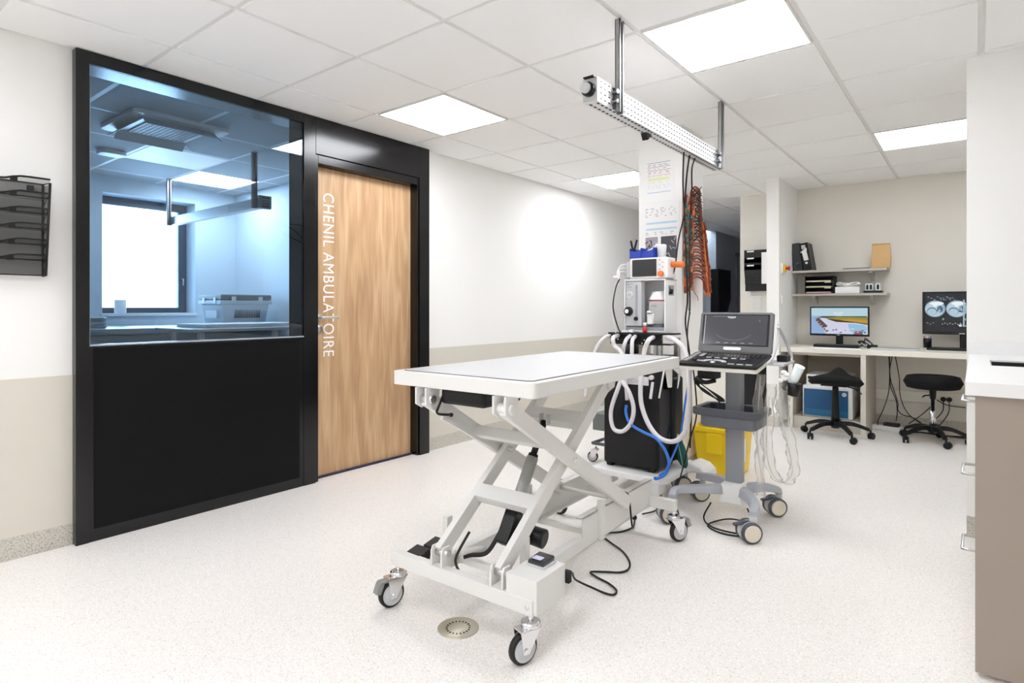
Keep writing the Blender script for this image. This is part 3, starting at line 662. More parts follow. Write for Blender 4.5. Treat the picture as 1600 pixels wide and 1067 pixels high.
# vaporiser
vc = (-1.515, 3.372)
vp = MB().lathe((*vc, 1.020), (0, 0, 1), [(0, .058), (.130, .058), (.132, .061), (.145, .061), (.160, .052), (.178, .042), (.192, .040), (.195, .034)], 32).build('vaporiser', M_whitepl, AM)
MB().prism(rrect(-1.555, -1.520, 3.292, 3.325, .004), 'z', 1.018, 1.082).build('vaporiser_valve', M_whitepl, vp, bev=.004)
MB().lathe((-1.538, 3.292, 1.085), (0, 0, 1), [(0, .018), (.012, .014), (.014, .0)], 16).build('valve_knob', M_whitepl, vp)
MB().lathe((*vc, 1.156), (0, 0, 1), [(0, .0616), (.009, .0616)], 32, cap=False).build('red_band', M_purple, vp)
text_mesh('maker_mark', 'MSS', (-1.532, 3.3125, 1.122), (1, 0, 0), (0, 0, 1), .030, .012, M_ink, vp)
MB().lathe((*vc, .985), (0, 0, 1), [(0, .062), (.033, .056)], 32).build('vaporiser_base', M_dgrey, AM)
MB().box(cx0+.01, cx1-.01, cy0+.002, cy1-.02, .979, .999).build('shelf_mat', M_greypl, AM, bev=.002)
MB().box(-1.4395, -1.4390, 3.34, 3.42, 1.19, 1.252).build('photo_label', mat('photo_grey', (.35, .35, .36), .5), AM)
b = MB()
for k in range(9): b.box(-1.4389, -1.4386, 3.345+random.random()*.06, 3.36+random.random()*.055, 1.195+random.random()*.04, 1.21+random.random()*.04)
b.build('photo_marks', M_blackpl, AM)
# hose manifold
MB().box(-1.79, -1.44, 3.24, 3.36, .955, .966).box(-1.78, -1.45, 3.25, 3.28, .895, .957).box(-1.44, -1.37, 3.26, 3.36, .958, .968).box(-1.46, -1.385, 3.24, 3.30, .898, .906).build('manifold', M_blackpl, AM, bev=.002)
b = MB()
for x, z in ((-1.725, .925), (-1.61, .93), (-1.55, .925), (-1.565, .905), (-1.53, .93), (-1.435, .93)): b.lathe((x, 3.25, z), (0, -1, 0), [(0, .004), (.004, .004)], 8)
b.build('manifold_screws', M_chrome, AM)
# canister under the manifold and struts
MB().box(-1.625, -1.575, 3.32, 3.37, .70, .90).build('absorber_canister', mat('canister_cream', (.75, .70, .52), .4), AM, bev=.006)
for x in (-1.53, -1.50): MB().box(x, x+.018, 3.33, 3.36, .70, .955).build('strut', M_steel, AM)
MB().lathe((-1.76, 3.50, .80), (0, 0, 1), [(0, .05), (.04, .07), (.08, .05), (.10, .02)], 20).build('reservoir_bag', M_rubber, AM)
# hoses
def hose(px, r, Y, m=M_hose, name='breathing_hose', par=None, n=10):
    pts = [on_y(Y, *q) if len(q) == 2 else on_y(q[2], q[0], q[1]) for q in px]
    return MB().tube(pts, r, n, 8).build(name, m, par if par is not None else AM)
hose([(953, 524, 3.25), (943, 529), (934, 540), (926, 560), (918, 590), (915, 620)], .011, 3.18)
hose([(966, 524, 3.25), (958, 528), (960, 540), (970, 550), (976, 575), (968, 600), (955, 640), (958, 668), (972, 674), (985, 662), (990, 640), (984, 615), (972, 595), (960, 575)], .0125, 3.10)
hose([(985, 524, 3.25), (978, 532), (974, 548), (974, 570), (978, 600), (980, 625)], .0115, 3.16)
hose([(993, 525, 3.25), (988, 533), (987, 560), (983, 590)], .0115, 3.13)
hose([(1021, 527, 3.25), (1014, 531), (1008, 545), (1004, 570), (1001, 600), (1002, 630), (1012, 660), (1028, 682), (1048, 690), (1064, 683), (1075, 660), (1077, 620), (1076, 580), (1070, 548), (1056, 532), (1042, 527, 3.25)], .0135, 3.12)
hose([(979, 633), (978, 645), (985, 662), (1005, 675), (1025, 685), (1040, 705), (1045, 725), (1038, 742), (1025, 748), (1023, 745)], .0085, 3.10, M_bluehose, 'scavenging_hose')
hose([(1080, 575, 3.45), (1072, 620, 3.45), (1063, 680, 3.4), (1052, 710, 3.3), (1040, 735, 3.15), (1030, 743, 3.12)], .006, 3.3, M_bluehose, 'oxygen_hose')
hose([(968, 436, 3.25), (962, 450, 3.22), (958, 480, 3.22), (965, 510, 3.22), (971, 522, 3.25)], .004, 3.2, M_rubber, 'sensor_cable')
hose([(964, 440, 3.25), (956, 480, 3.22), (962, 520, 3.22)], .004, 3.2, M_hose, 'sensor_cable')
MB().box(-1.70, -1.66, 3.245, 3.26, .968, .980).box(-1.65, -1.625, 3.245, 3.27, .968, .985).build('hose_clips', M_whitepl, AM, bev=.002)
rb = on_y(3.26, 1006, 524)
bt = MB().lathe((rb.x, 3.275, .968), (0, 0, 1), [(0, .013), (.028, .013), (.03, .009), (.038, .009)], 16).build('medicine_bottle', M_red)
tag(bt, 'small red-labelled bottle on the hose manifold of the machine', 'bottle'); MB().lathe((rb.x, 3.275, 1.006), (0, 0, 1), [(0, .010), (.022, .010)], 14).build('bottle_cap', M_whitepl, bt)

# black oxygen concentrator on the trolley
OC = thing('oxygen_concentrator', 'black oxygen concentrator standing on the white trolley', 'oxygen concentrator', (-1.6, 3.3, .16))
ox0, ox1, oy0, oy1 = -1.79, -1.43, 3.18, 3.50
b = MB(); b.prism([(ox0, .176), (ox1, .176), (ox1, .80), (ox0+.10, .80), (ox0+.07, .64), (ox0, .58)], 'y', oy0, oy1-.10)
b.box(ox0+.06, ox1+.02, oy1-.14, oy1, .20, .70); b.box(ox0+.10, ox1, oy0+.05, oy1-.04, .62, .83)
b.build('housing', M_blackpl, OC, bev=.018, seg=3)
MB().prism([(3.30, .42), (3.42, .40), (3.42, .20), (3.30, .20)], 'x', ox1+.0, ox1+.002).build('side_panel', mat('black_gloss', (.01, .01, .01), .08), OC)
MB().box(-1.66, -1.49, oy0-.006, oy0+.004, .665, .715).build('display_bar', M_whitepl, OC, bev=.003)
text_mesh('display_mark', 'OXY', (-1.60, oy0-.0065, .677), (1, 0, 0), (0, 0, 1), .08, .022, M_lgrey, OC)
MB().box(-1.478, -1.462, oy0-.012, oy0, .59, .69, R=Matrix.Rotation(math.radians(8), 3, 'Y')).build('flow_tube', M_paper, OC, bev=.003)
MB().lathe((-1.470, oy0, .715), (0, -1, 0), [(0, .014), (.018, .014), (.02, .010)], 16).build('flow_knob', M_whitepl, OC)
MB().beam((-1.425, oy0-.004, .60), (-1.395, oy0-.004, .76), .008, .008, up=(0, 1, 0)).build('edge_strip', M_whitepl, OC)
MB().box(ox1-.06, ox1+.01, oy0+.05, oy0+.10, .76, .83).build('carry_handle', M_whitepl, OC, bev=.004)
for x in (ox0+.04, ox1-.05):
    for y in (oy0+.02, oy1-.06): MB().lathe((x-.018, y, .180), (1, 0, 0), [(0, .0195), (.036, .0195)], 18).build('roller', M_rubber, OC)

# patient monitor and the things on it
PM = thing('patient_monitor', 'white patient monitor with an orange knob on the anesthesia machine', 'monitor', (-1.55, 3.38, 1.290))
mx0, mx1, mz0, mz1 = -1.672, -1.428, 1.292, 1.418
MB().prism(rrect(mx0, mx1, mz0, mz1, .010), 'y', 3.30, 3.42).build('monitor_body', M_whitepl, PM, bev=.006)
MB().box(mx0+.018, -1.497, 3.296, 3.302, mz0+.014, mz1-.010).build('screen', M_screen, PM, bev=.001)
text_mesh('screen_mark', 'M', (mx0+.024, 3.2955, mz1-.020), (1, 0, 0), (0, 0, 1), .004, .004, M_lgrey, PM)
MB().lathe((-1.468, 3.30, 1.318), (0, -1, 0), [(0, .018), (.016, .017), (.018, .014)], 24).build('orange_knob', M_orange, PM)
for k in range(5): MB().lathe((-1.470+(.012 if k % 2 else -.006), 3.2995, 1.345+k*.014), (0, -1, 0), [(0, .0055), (.002, .0055)], 12).build('button', mat('pink_button', (.8, .45, .4), .5) if k > 2 else M_lgrey, PM)
MB().cyl((mx1-.005, 3.36, 1.375), (mx1+.075, 3.36, 1.372), .018, n=18).build('orange_handle', M_orange, PM)
MB().box(mx0-.03, mx0+.01, 3.31, 3.41, 1.30, 1.40).build('sensor_ports', M_lgrey, PM, bev=.004)
b = MB()
for k in range(4): b.tube([(mx0-.028, 3.33+k*.02, 1.385-k*.022), (mx0-.06, 3.30, 1.38-k*.02), (mx0-.07+.006*k, 3.27, 1.33), (mx0-.05, 3.26, 1.28-k*.01)], .004, 6)
b.build('sensor_leads', M_hose, PM)
MB().prism(rrect(mx0-.095, mx0-.06, 1.30, 1.315, .005), 'y', 3.26, 3.28).build('sensor_clip', M_paper, PM, bev=.003)
bb = thing('storage_bin', 'blue plastic bin holding small supplies on top of the patient monitor', 'bin', (-1.62, 3.36, 1.418))
b0 = on_y(3.33, 986, 402); b1 = on_y(3.33, 1023, 402); z0 = 1.4185
M_b = M_blue
b = MB(); X0, X1 = b0.x, b1.x; Y0, Y1 = 3.31, 3.41; h = .062; tt = .003
b.box(X0, X1, Y0, Y1, z0, z0+tt).box(X0, X1, Y0, Y0+tt, z0, z0+h*.7).box(X0, X1, Y1-tt, Y1, z0, z0+h).box(X0, X0+tt, Y0, Y1, z0, z0+h).box(X1-tt, X1, Y0, Y1, z0, z0+h).box((X0+X1)/2-.004, (X0+X1)/2, Y0-.004, Y1, z0, z0+h)
b.build('tub', M_b, bb, bev=.001)
sw = thing('syringes', 'white syringes and swabs lying in the blue bin', 'syringes', ((X0+X1)/2, 3.36, z0+.02))
for k in range(5): MB().cyl((X0+.09+k*.012, 3.33+k*.01, z0+.035+k*.006), (X0+.13+k*.006, 3.37, z0+.055+k*.008), .006, n=10).build('syringe', M_paper, sw)
sc_ = tag(MB().beam((X0+.012, 3.35, z0+.02), (X0-.012, 3.35, z0+.115), .010, .008, up=(0, 1, 0)).beam((X0+.002, 3.35, z0+.02), (X0+.030, 3.35, z0+.118), .010, .008, up=(0, 1, 0)).build('clippers', M_blackpl), 'black scissors standing up at the left end of the blue bin', 'scissors')
cp = on_y(3.35, 1033, 402)
tag(MB().lathe((cp.x, 3.36, 1.4185), (0, 0, 1), [(0, .024), (.065, .028), (.075, .028), (.08, .022)], 20).build('plastic_jar', M_whitepl), 'white jar beside the blue bin on the patient monitor', 'jar')

# posters on the pillar front
PY0 = 3.789
def poster(parent_name, label, x0, x1, z0, z1, fill):
    t = thing(parent_name, label, 'poster', ((x0+x1)/2, PY0, z0)); MB().box(x0, x1, PY0-.002, PY0, z0, z1).build('sheet', M_paper, t)
    b = {}
    for (u0, u1, v0, v1, m) in fill:
        b.setdefault(m.name, (m, MB()))[1].box(x0+(x1-x0)*u0, x0+(x1-x0)*u1, PY0-.0026, PY0-.002, z0+(z1-z0)*v0, z0+(z1-z0)*v1)
    for nme, (m, q) in b.items(): q.build('printed_marks', m, t)
    return t
INK = {'grey': mat('grey_print', (.30, .30, .33), .6), 'red': mat('red_print', (.62, .15, .15), .6), 'orange': mat('orange_print', (.75, .38, .28), .6), 'yellow': mat('yellow_print', (.78, .80, .45), .6), 'blue': mat('blue_print', (.22, .36, .68), .6), 'pale': mat('pale_blue_print', (.48, .66, .82), .6)}
f1 = [(.12, .9, .925, .935, INK['grey']), (.12, .9, .82, .828, INK['grey']), (.12, .9, .74, .75, INK['red']), (.12, .9, .62, .63, INK['orange']), (.15, .85, .50, .57, INK['yellow']), (.12, .9, .215, .225, INK['blue'])]
for v0 in (.88, .85, .78, .70, .67, .59, .45, .38, .33):
    u = .15
    while u < .85:
        wd = random.uniform(.04, .13); f1.append((u, min(u+wd, .88), v0, v0+.010, INK['grey'] if v0 > .6 else INK['pale'])); u += wd+random.uniform(.03, .15)
poster('wall_notice', 'laminated notice with ruled coloured lines, upper sheet on the pillar', -1.812, -1.595, 1.842, 2.128, f1)
f2 = [(.14, .94, .645, .675, INK['pale']), (.14, .94, .545, .575, INK['pale'])]
for v0 in (.90, .87, .84, .80, .77, .50, .47):
    u = .12
    while u < .9:
        wd = random.uniform(.03, .10); f2.append((u, min(u+wd, .93), v0, v0+.009, INK['grey'])); u += wd+random.uniform(.05, .2)
f2 += [(.12, .45, .10, .43, mat('photo_mid', (.35, .32, .35), .4)), (.53, .93, .05, .43, mat('photo_dark', (.06, .06, .07), .4))]
p2 = poster('wall_notice', 'laminated instruction sheet with two dark photos, lower sheet on the pillar', -1.832, -1.556, 1.425, 1.835, f2)
b = MB()
for k in range(16):
    u, v, a = random.uniform(.15, .9), random.uniform(.09, .40), random.uniform(0, 3.1)
    if .42 < u < .56: continue
    c_ = Vector((-1.832+.276*u, PY0-.003, 1.425+.41*v)); dd = Vector((math.cos(a), 0, math.sin(a)))*.014; b.beam(c_-dd, c_+dd, .0004, .005)
b.build('photo_detail', mat('photo_light', (.5, .45, .5), .5), p2)
b = MB()
for k in range(12):
    u, v, a = random.uniform(.15, .42), random.uniform(.12, .40), random.uniform(0, 3.1)
    c_ = Vector((-1.832+.276*u, PY0-.0034, 1.425+.41*v)); dd = Vector((math.cos(a), 0, math.sin(a)))*.012; b.beam(c_-dd, c_+dd, .0004, .006)
b.build('photo_detail', M_blackpl, p2)

# cables hanging from the rail
b = MB()
b.tube([(-1.24, 3.08, 1.957), on_y(3.2, 1067, 280), on_y(3.35, 1068, 310), on_y(3.4, 1069, 335), on_y(3.42, 1060, 375), on_y(3.4, 1055, 415), on_y(3.38, 1049, 435)], .0045, 7)
cb1 = tag(b.build('hanging_cable', M_rubber), 'black cable dropping from the rail to the back of the patient monitor', 'cable')
b = MB()
b.tube([(-1.24, 3.16, 1.957), on_y(3.3, 1073, 275), on_y(3.4, 1070, 320), on_y(3.45, 1070, 350), on_y(3.5, 1073, 420), on_y(3.5, 1074, 470), on_y(3.5, 1071, 505), on_y(3.45, 1078, 560), on_y(3.4, 1080, 640), on_y(3.35, 1078, 700)], .005, 7)
b.tube([(-1.24, 3.24, 1.957), on_y(3.4, 1081, 265), on_y(3.5, 1081, 300), on_y(3.6, 1078, 345), on_y(3.6, 1077, 420), on_y(3.6, 1078, 480), on_y(3.55, 1074, 520), on_y(3.5, 1077, 570)], .0045, 7)
tag(b.build('hanging_cable', M_rubber), 'pair of black cables hanging from the rail down past the pillar', 'cable')
# bundle of leads on the pillar side (plane X = -1.537)
BN = thing('lead_bundle', 'hanging bunch of orange and teal tie leads on the pillar side', 'leads', (-1.53, 3.95, 1.3))
XP = -1.50
MB().tube([on_x(XP-.02, 1081, 281), on_x(XP-.02, 1081, 300), on_x(XP-.03, 1086, 300)], .003, 6).build('hook', M_whitepl, BN)
n_r = 15
M_brown = mat('brown_rubber', (.16, .045, .02), .5); M_lorange = mat('light_orange', (.80, .27, .06), .4)
rb2 = random.Random(3)
for k in range(n_r):
    t = k/(n_r-1); py = 300+t*136; wpx = 7+t*9; cxp = 1087+t*2.0
    for q_, m_ in ((0, M_redorg), (1, M_brown)):
        j = rb2.uniform(-2, 2); w_ = wpx*(1-.25*q_); yy = py+q_*4
        pts = [on_x(XP+.02, cxp-w_, yy+13), on_x(XP+.03+.01*q_, cxp-w_*.85+j, yy-1), on_x(XP+.045, cxp+j, yy-8), on_x(XP+.03, cxp+w_*.85, yy-1+j), on_x(XP+.02, cxp+w_, yy+13)]
        MB().tube(pts, .0065 if q_ == 0 else .008, 7, 5).build('rubber_loop', m_ if k % 2 else M_redorg, BN)
    if k < 8:
        a0 = rb2.uniform(-3, 3)
        MB().tube([on_x(XP+.05, cxp-5, py-6+a0), on_x(XP+.058, cxp+3, py+2), on_x(XP+.05, cxp+10, py+6)], .0032, 6, 3).build('black_tie', M_rubber, BN)
        MB().tube([on_x(XP+.05, cxp+9, py-8), on_x(XP+.058, cxp+3, py+1+a0), on_x(XP+.05, cxp-4, py+9)], .0032, 6, 3).build('black_tie', M_rubber, BN)
    if k > 3:
        for dx, L_, m_ in ((1, 17, M_lorange), (-4, 14, M_orange), (4, 11, M_redorg)):
            q = on_x(XP+.03+.004*dx, cxp+wpx+dx-1, py+rb2.uniform(2, 10)); r = on_x(XP+.03+.004*dx, cxp+wpx+dx+rb2.uniform(0, 3), py+10+L_)
            MB().cyl(q, r, .007, .0095, 12).build('orange_plug', m_, BN)
    for dx, L_ in ((0, 14), (6, 12), (11, 10)):
        q = on_x(XP+.005*dx, 1073+dx+rb2.uniform(-1, 1)-t*2, py+rb2.uniform(0, 8)); r = on_x(XP+.005*dx, 1072+dx+rb2.uniform(-2, 1)-t*2, py+8+L_)
        MB().cyl(q, r, .006, .0072, 10).build('rubber_plug', (M_redorg, M_orange, M_brown)[(k+dx) % 3], BN)
    for dx, dy in ((0, 0), (7, 9)):
        if k < 2 or rb2.random() < .3: continue
        c_ = on_x(XP+.05, 1073+dx+rb2.uniform(-1, 2), py+dy+2); MB().box(c_.x-.008, c_.x+.008, c_.y-.012, c_.y+.012, c_.z-.011, c_.z+.011, R=Matrix.Rotation(.4*k, 3, 'X')).build('teal_clip', M_teal if k % 2 else M_green, BN, bev=.002)
b = MB(); b.cyl(on_x(XP+.03, 1098, 428), on_x(XP+.04, 1104, 456), .009, .010, 12); b.cyl(on_x(XP+.03, 1075, 438), on_x(XP+.02, 1071, 458), .007, n=10); b.build('long_plug', M_redorg, BN)
b = MB(); b.tube([on_x(XP+.02, 1083, 440), on_x(XP+.03, 1084, 455), on_x(XP+.03, 1090, 464), on_x(XP+.04, 1091, 470)], .0015, 5).tube([on_x(XP, 1077, 440), on_x(XP, 1076, 480), on_x(XP, 1079, 490)], .002, 5)
b.build('thin_lead', M_rubber, BN)

# ------------------------------------------------------------------ ultrasound cart
US = thing('ultrasound_cart', 'grey wheeled ultrasound cart with an open laptop-style console', 'ultrasound machine', (-1.0, 3.17, 0))
pcx, pcy = -.998, 3.17
MB().prism(rrect(pcx-.042, pcx+.042, pcy-.03, pcy+.03, .010), 'z', .18, .79).build('column', mat('cart_grey', (.27, .28, .31), .42), US, bev=.002)
MB().prism(rrect(pcx-.046, pcx+.046, pcy-.035, pcy+.035, .010), 'z', .49, .52).build('column_collar', M_whitepl, US, bev=.003)
M_leg = mat('cart_leg_grey', (.42, .44, .49), .4)
for wx_, wy_ in ((-.838, 2.935), (-.837, 3.395), (-1.25, 3.39), (-1.25, 2.94)):
    sx = 1 if wx_ > pcx else -1; sy = 1 if wy_ > pcy else -1
    b = MB(); pts = [Vector((pcx+sx*.03, pcy+sy*.02, .165)), Vector((pcx+sx*.10, pcy+sy*.10, .170)), Vector((wx_-sx*.01, wy_-sy*.06, .155)), Vector((wx_, wy_, .128))]
    C = catmull(pts, 6)
    prev = None
    for i, p in enumerate(C):
        t_ = (C[min(i+1, len(C)-1)]-C[max(i-1, 0)]); t_.z = 0; t_.normalize(); n_ = Vector((-t_.y, t_.x, 0)); wd = .030-.008*i/len(C); hh = .024-.010*i/len(C)
        r_ = [b.bm.verts.new(p+n_*a*wd+Vector((0, 0, c2*hh))) for a, c2 in ((-1, -1), (1, -1), (.8, 1), (-.8, 1))]
        if prev:
            for j in range(4): b.bm.faces.new([prev[j], prev[(j+1) % 4], r_[(j+1) % 4], r_[j]])
        else: b.bm.faces.new(r_[::-1])
        prev = r_
    b.bm.faces.new(prev); b.build('leg', M_leg, US, bev=.004)
    twin_caster(US, wx_, wy_, .12, math.radians(222), R=.05)
b = MB(); b.prism([(pcx-.065, .10), (pcx+.065, .10), (pcx+.060, .15), (pcx+.050, .205), (pcx-.050, .205), (pcx-.060, .15)], 'y', pcy-.075, pcy+.05); b.build('base_cover', M_whitepl, US, bev=.01)
# tray
def ring_prism(b, o_, i_, z0, z1):
    n = len(o_); R4 = [[b.bm.verts.new((x, y, z)) for x, y in q] for q, z in ((o_, z0), (o_, z1), (i_, z1), (i_, z0))]
    for p_, q_ in zip(R4, R4[1:]+R4[:1]):
        for i in range(n): b.bm.faces.new([p_[i], p_[(i+1) % n], q_[(i+1) % n], q_[i]])
    return b
ring_prism(MB(), rrect(-1.165, -.825, 2.98, 3.24, .04), rrect(-1.135, -.855, 3.01, 3.21, .03), .566, .603).build('tray_rim', M_dgrey, US, bev=.006)
b = MB(); ring_prism(b, rrect(-1.125, -.845, 2.995, 3.225, .03), rrect(-1.115, -.855, 3.005, 3.215, .026), .512, .568); b.prism(rrect(-1.12, -.85, 3.0, 3.22, .03), 'z', .508, .516)
b.build('tray_bowl', mat('tray_grey', (.13, .14, .17), .4), US, bev=.003)
# console shelf and keyboard, tilted a little towards the user
kx0_, kx1_, kyf, kyb = -1.185, -.800, 2.855, 3.115
Rk = Matrix.Rotation(math.radians(8.5), 3, 'X'); kc_ = Vector((-1.0, kyf, .835))
MB().prism(rrect(kx0_, kx1_, kyf, kyb+.02, .012), 'z', .806, .826).build('console_shelf', mat('cream_plastic', (.78, .76, .70), .4), US, bev=.004, R=Rk, c=kc_)
KB = MB().prism(rrect(kx0_, kx1_, kyf-.004, kyb+.01, .010), 'z', .827, .842).build('keyboard', M_blackpl, US, bev=.003, R=Rk, c=kc_)
zk = .842
b = MB()
for r_ in range(4):
    for c2 in range(13): b.box(kx0_+.085+c2*.0165+r_*.003, kx0_+.085+c2*.0165+r_*.003+.013, kyb-.050-r_*.017, kyb-.037-r_*.017, zk, zk+.003)
b.build('keys', mat('key_dark', (.05, .05, .055), .25), KB, R=Rk, c=kc_, bev=.001)
b = MB()
for k in range(7): b.box(kx0_+.012+(k % 2)*.0, kx0_+.036, kyb-.03-k*.030, kyb-.018-k*.030, zk, zk+.003)
for k in range(3): b.box(kx0_+.050, kx0_+.072, kyb-.045-k*.024, kyb-.035-k*.024, zk, zk+.003)
for k in range(5): b.box(kx0_+.10+k*.042, kx0_+.125+k*.042, kyb-.125, kyb-.115, zk, zk+.003)
b.box(kx0_+.080, kx0_+.104, kyb-.20, kyb-.188, zk, zk+.003)
for k in range(3): b.box(kx0_+.245+k*.042, kx0_+.275+k*.042, kyf+.018, kyf+.030, zk, zk+.003)
b.build('light_keys', M_lgrey, KB, R=Rk, c=kc_, bev=.001)
b = MB(); tc_ = (kx0_+.165, kyf+.045)
for k in range(7):
    a0 = math.radians(10+k*23.5); a1 = a0+math.radians(19)
    b.prism([(tc_[0]+r_*math.cos(a)*1.25, tc_[1]+r_*math.sin(a)*.95) for r_, a in ((.034, a0), (.052, a0), (.052, a1), (.034, a1))], 'z', zk, zk+.004)
b.build('arc_keys', M_lgrey, KB, R=Rk, c=kc_)
MB().sphere((tc_[0], tc_[1], zk), .014, (1, 1, .5)).build('trackball', M_chrome, KB, R=Rk, c=kc_)
b = MB(); b.lathe((kx1_-.085, kyf+.075, zk), (0, 0, 1), [(0, .030), (.001, .030)], 24); b.lathe((kx0_+.065, kyf+.07, zk), (0, 0, 1), [(0, .012), (.010, .011)], 16)
for k in range(4): b.box(kx1_-.095+k*.022, kx1_-.085+k*.022, kyb-.085, kyb-.03, zk, zk+.004)
b.build('slider_keys', mat('gloss_black', (.008, .008, .009), .15), KB, R=Rk, c=kc_)
# screen, leaning back
zh = .884; Rs = Matrix.Rotation(math.radians(-14), 3, 'X'); sc0 = Vector((-1.0, 3.125, zh))
SC = MB().prism(rrect(-1.180, -.805, zh, zh+.215, .012), 'y', 3.125, 3.150).build('screen_case', mat('case_grey', (.14, .14, .145), .4), US, bev=.004, R=Rs, c=sc0)
MB().box(-1.166, -.822, 3.1235, 3.125, zh+.036, zh+.203).build('screen_bezel', M_screen, SC, R=Rs, c=sc0)
M_usimg = mat('ultrasound_picture', (.03, .03, .035), .14, emit=(.05, .05, .06), es=.25)
MB().box(-1.150, -.832, 3.1225, 3.1235, zh+.042, zh+.198).build('screen', M_usimg, SC, R=Rs, c=sc0)
M_line = emis('screen_line', (.62, .63, .66), 1.0); M_arc = emis('screen_arc', (.14, .14, .20), 1.0)
b = MB(); b.box(-1.1535, -1.1505, 3.1215, 3.1235, zh+.042, zh+.198)
b.prism([(-1.012+.03*math.cos(a), zh+.197+.03*math.sin(a)*.55) for a in [math.radians(-140+8*k) for k in range(13)]]+[(-1.012+.026*math.cos(a), zh+.200+.02*math.sin(a)*.45) for a in [math.radians(-44-8*k) for k in range(13)]], 'y', 3.1215, 3.1220)
for k in range(12): b.box(-1.11+k*.009, -1.105+k*.009, 3.1217, 3.1222, zh+.191, zh+.193)
for k in range(5): b.box(-1.085+k*.042, -1.065+k*.042, 3.1217, 3.1222, zh+.049, zh+.0515)
b.box(-.872, -.870, 3.1217, 3.1222, zh+.165, zh+.175)
b.build('screen_text', M_line, SC, R=Rs, c=sc0)
b = MB()
arc = [math.radians(-155+5*k) for k in range(27)]
b.prism([(-1.0+.10*math.cos(a), zh+.118+.055*math.sin(a)) for a in arc]+[(-1.0+.097*math.cos(a), zh+.118+.051*math.sin(a)) for a in arc[::-1]], 'y', 3.1218, 3.1222)
b.build('screen_arc', M_arc, SC, R=Rs, c=sc0)
MB().prism(rrect(-1.045, -.955, zh+.012, zh+.028, .007), 'y', 3.122, 3.126).build('name_plate', M_paper, SC, R=Rs, c=sc0, bev=.001)
# support frame behind the screen
b = MB(); b.tube([(-.795, 3.0, .845), (-.790, 3.10, .875), (-.785, 3.17, .96), (-.785, 3.185, 1.04)], .006, 8)
b.tube([(-.785, 3.17, 1.02), (-.765, 3.27, .93), (-.755, 3.30, .86)], .008, 8)
b.build('support_arm', M_lgrey, US)
MB().box(-.80, -.75, 3.20, 3.28, .84, .875).build('connector_block', M_blackpl, US, bev=.006)
MB().box(-.84, -.74, 3.10, 3.32, .828, .842).build('side_shelf', M_lgrey, US, bev=.003)
# probe holder under shelf and its cable
b = MB(); b.box(-1.155, -1.06, 3.05, 3.14, .745, .808); b.tube([(-1.16, 3.05, .75), (-1.11, 3.03, .73), (-1.06, 3.06, .74)], .012, 8); b.build('power_adapter', M_blackpl, US, bev=.008)
b = MB()
for k in range(5):
    o = k*.006; b.tube([(-1.175+o, 3.06, .735), (-1.16+o, 3.05, .715-o), (-1.10+o, 3.05, .68-o), (-1.045+o, 3.06, .635), (-1.05+o, 3.05, .655), (-1.11, 3.04, .705), (-1.175+o, 3.05, .74)], .003, 6)
b.tube([(-1.05, 3.05, .65), (-1.035, 3.06, .61), (-1.05, 3.08, .57)], .0035, 6)
b.build('coiled_cable', M_rubber, US)
b = MB(); b.tube([(-1.10, 3.10, .09), (-1.12, 3.05, .02), (-1.05, 2.98, .006), (-.93, 2.97, .006), (-.87, 3.02, .006), (-.90, 3.10, .02), (-1.0, 3.08, .03), (-1.08, 3.0, .006), (-1.0, 2.93, .006), (-.9, 2.95, .006), (-.86, 3.05, .02), (-.92, 3.12, .09)], .004, 7)
b.build('mains_lead', M_rubber, US)
# probe cup with its sheathed probes
PB = MB().lathe((-.700, 3.10, .690), Vector((.15, 0, 1)), [(0, .026), (.062, .034)], 20).build('probe_holder', M_blackpl, US)
MB().cyl((-.715, 3.10, .72), (-.664, 3.08, .836), .017, .024, 20).build('probe', mat('pale_probe', (.72, .78, .80), .35), PB)
b = MB()
for k in range(5): b.sphere((-.745+random.uniform(-.02, .02), 3.10+random.uniform(-.01, .01), .76+k*.010), .016, (1, .8, .7), 10)
b.build('crumpled_sleeve', M_paper, PB)
# clear protective sleeves hanging in long loops
def film(pts_c, widths, name, seg=10):
    """a limp tubular film sleeve along a path, with folds"""
    C = catmull(pts_c, seg); bm_ = MB(); rows = []
    n = 12
    for i, p in enumerate(C):
        t_ = i/(len(C)-1); wd = widths[0]+(widths[1]-widths[0])*math.sin(math.pi*min(1, t_*1.1)); row = []
        for k in range(n):
            a = 2*math.pi*k/n; jit = .006*math.sin(3*a+i*.7)+.004*math.sin(i*.9+k)
            row.append(bm_.bm.verts.new(p+Vector((math.cos(a)*(wd+jit), math.sin(a)*(.010+jit*.5), 0))))
        rows.append(row)
    for a_, b_2 in zip(rows, rows[1:]):
        for k in range(n):
            f = bm_.bm.faces.new([a_[k], a_[(k+1) % n], b_2[(k+1) % n], b_2[k]]); f.smooth = True
    return bm_.build(name, M_film, US)
film([on_y(3.12, 1188, 585), on_y(3.12, 1184, 640), on_y(3.12, 1187, 700), on_y(3.12, 1188, 775)], (.018, .022), 'clear_sleeve')
film([on_y(3.10, 1205, 600), on_y(3.08, 1200, 660), on_y(3.08, 1200, 710), on_y(3.08, 1213, 748), on_y(3.08, 1230, 756)], (.020, .026), 'clear_sleeve')
film([on_y(3.08, 1230, 757), on_y(3.08, 1241, 735), on_y(3.08, 1235, 690), on_y(3.09, 1222, 640), on_y(3.10, 1216, 605)], (.018, .024), 'clear_sleeve')
film([on_y(3.14, 1228, 610), on_y(3.14, 1222, 640), on_y(3.14, 1225, 655)], (.025, .03), 'clear_sleeve')
hose([(1188, 588), (1185, 640), (1183, 690), (1190, 745), (1195, 778)], .0022, 3.13, mat('pale_lead', (.6, .59, .57), .4), 'probe_lead', US, 6)
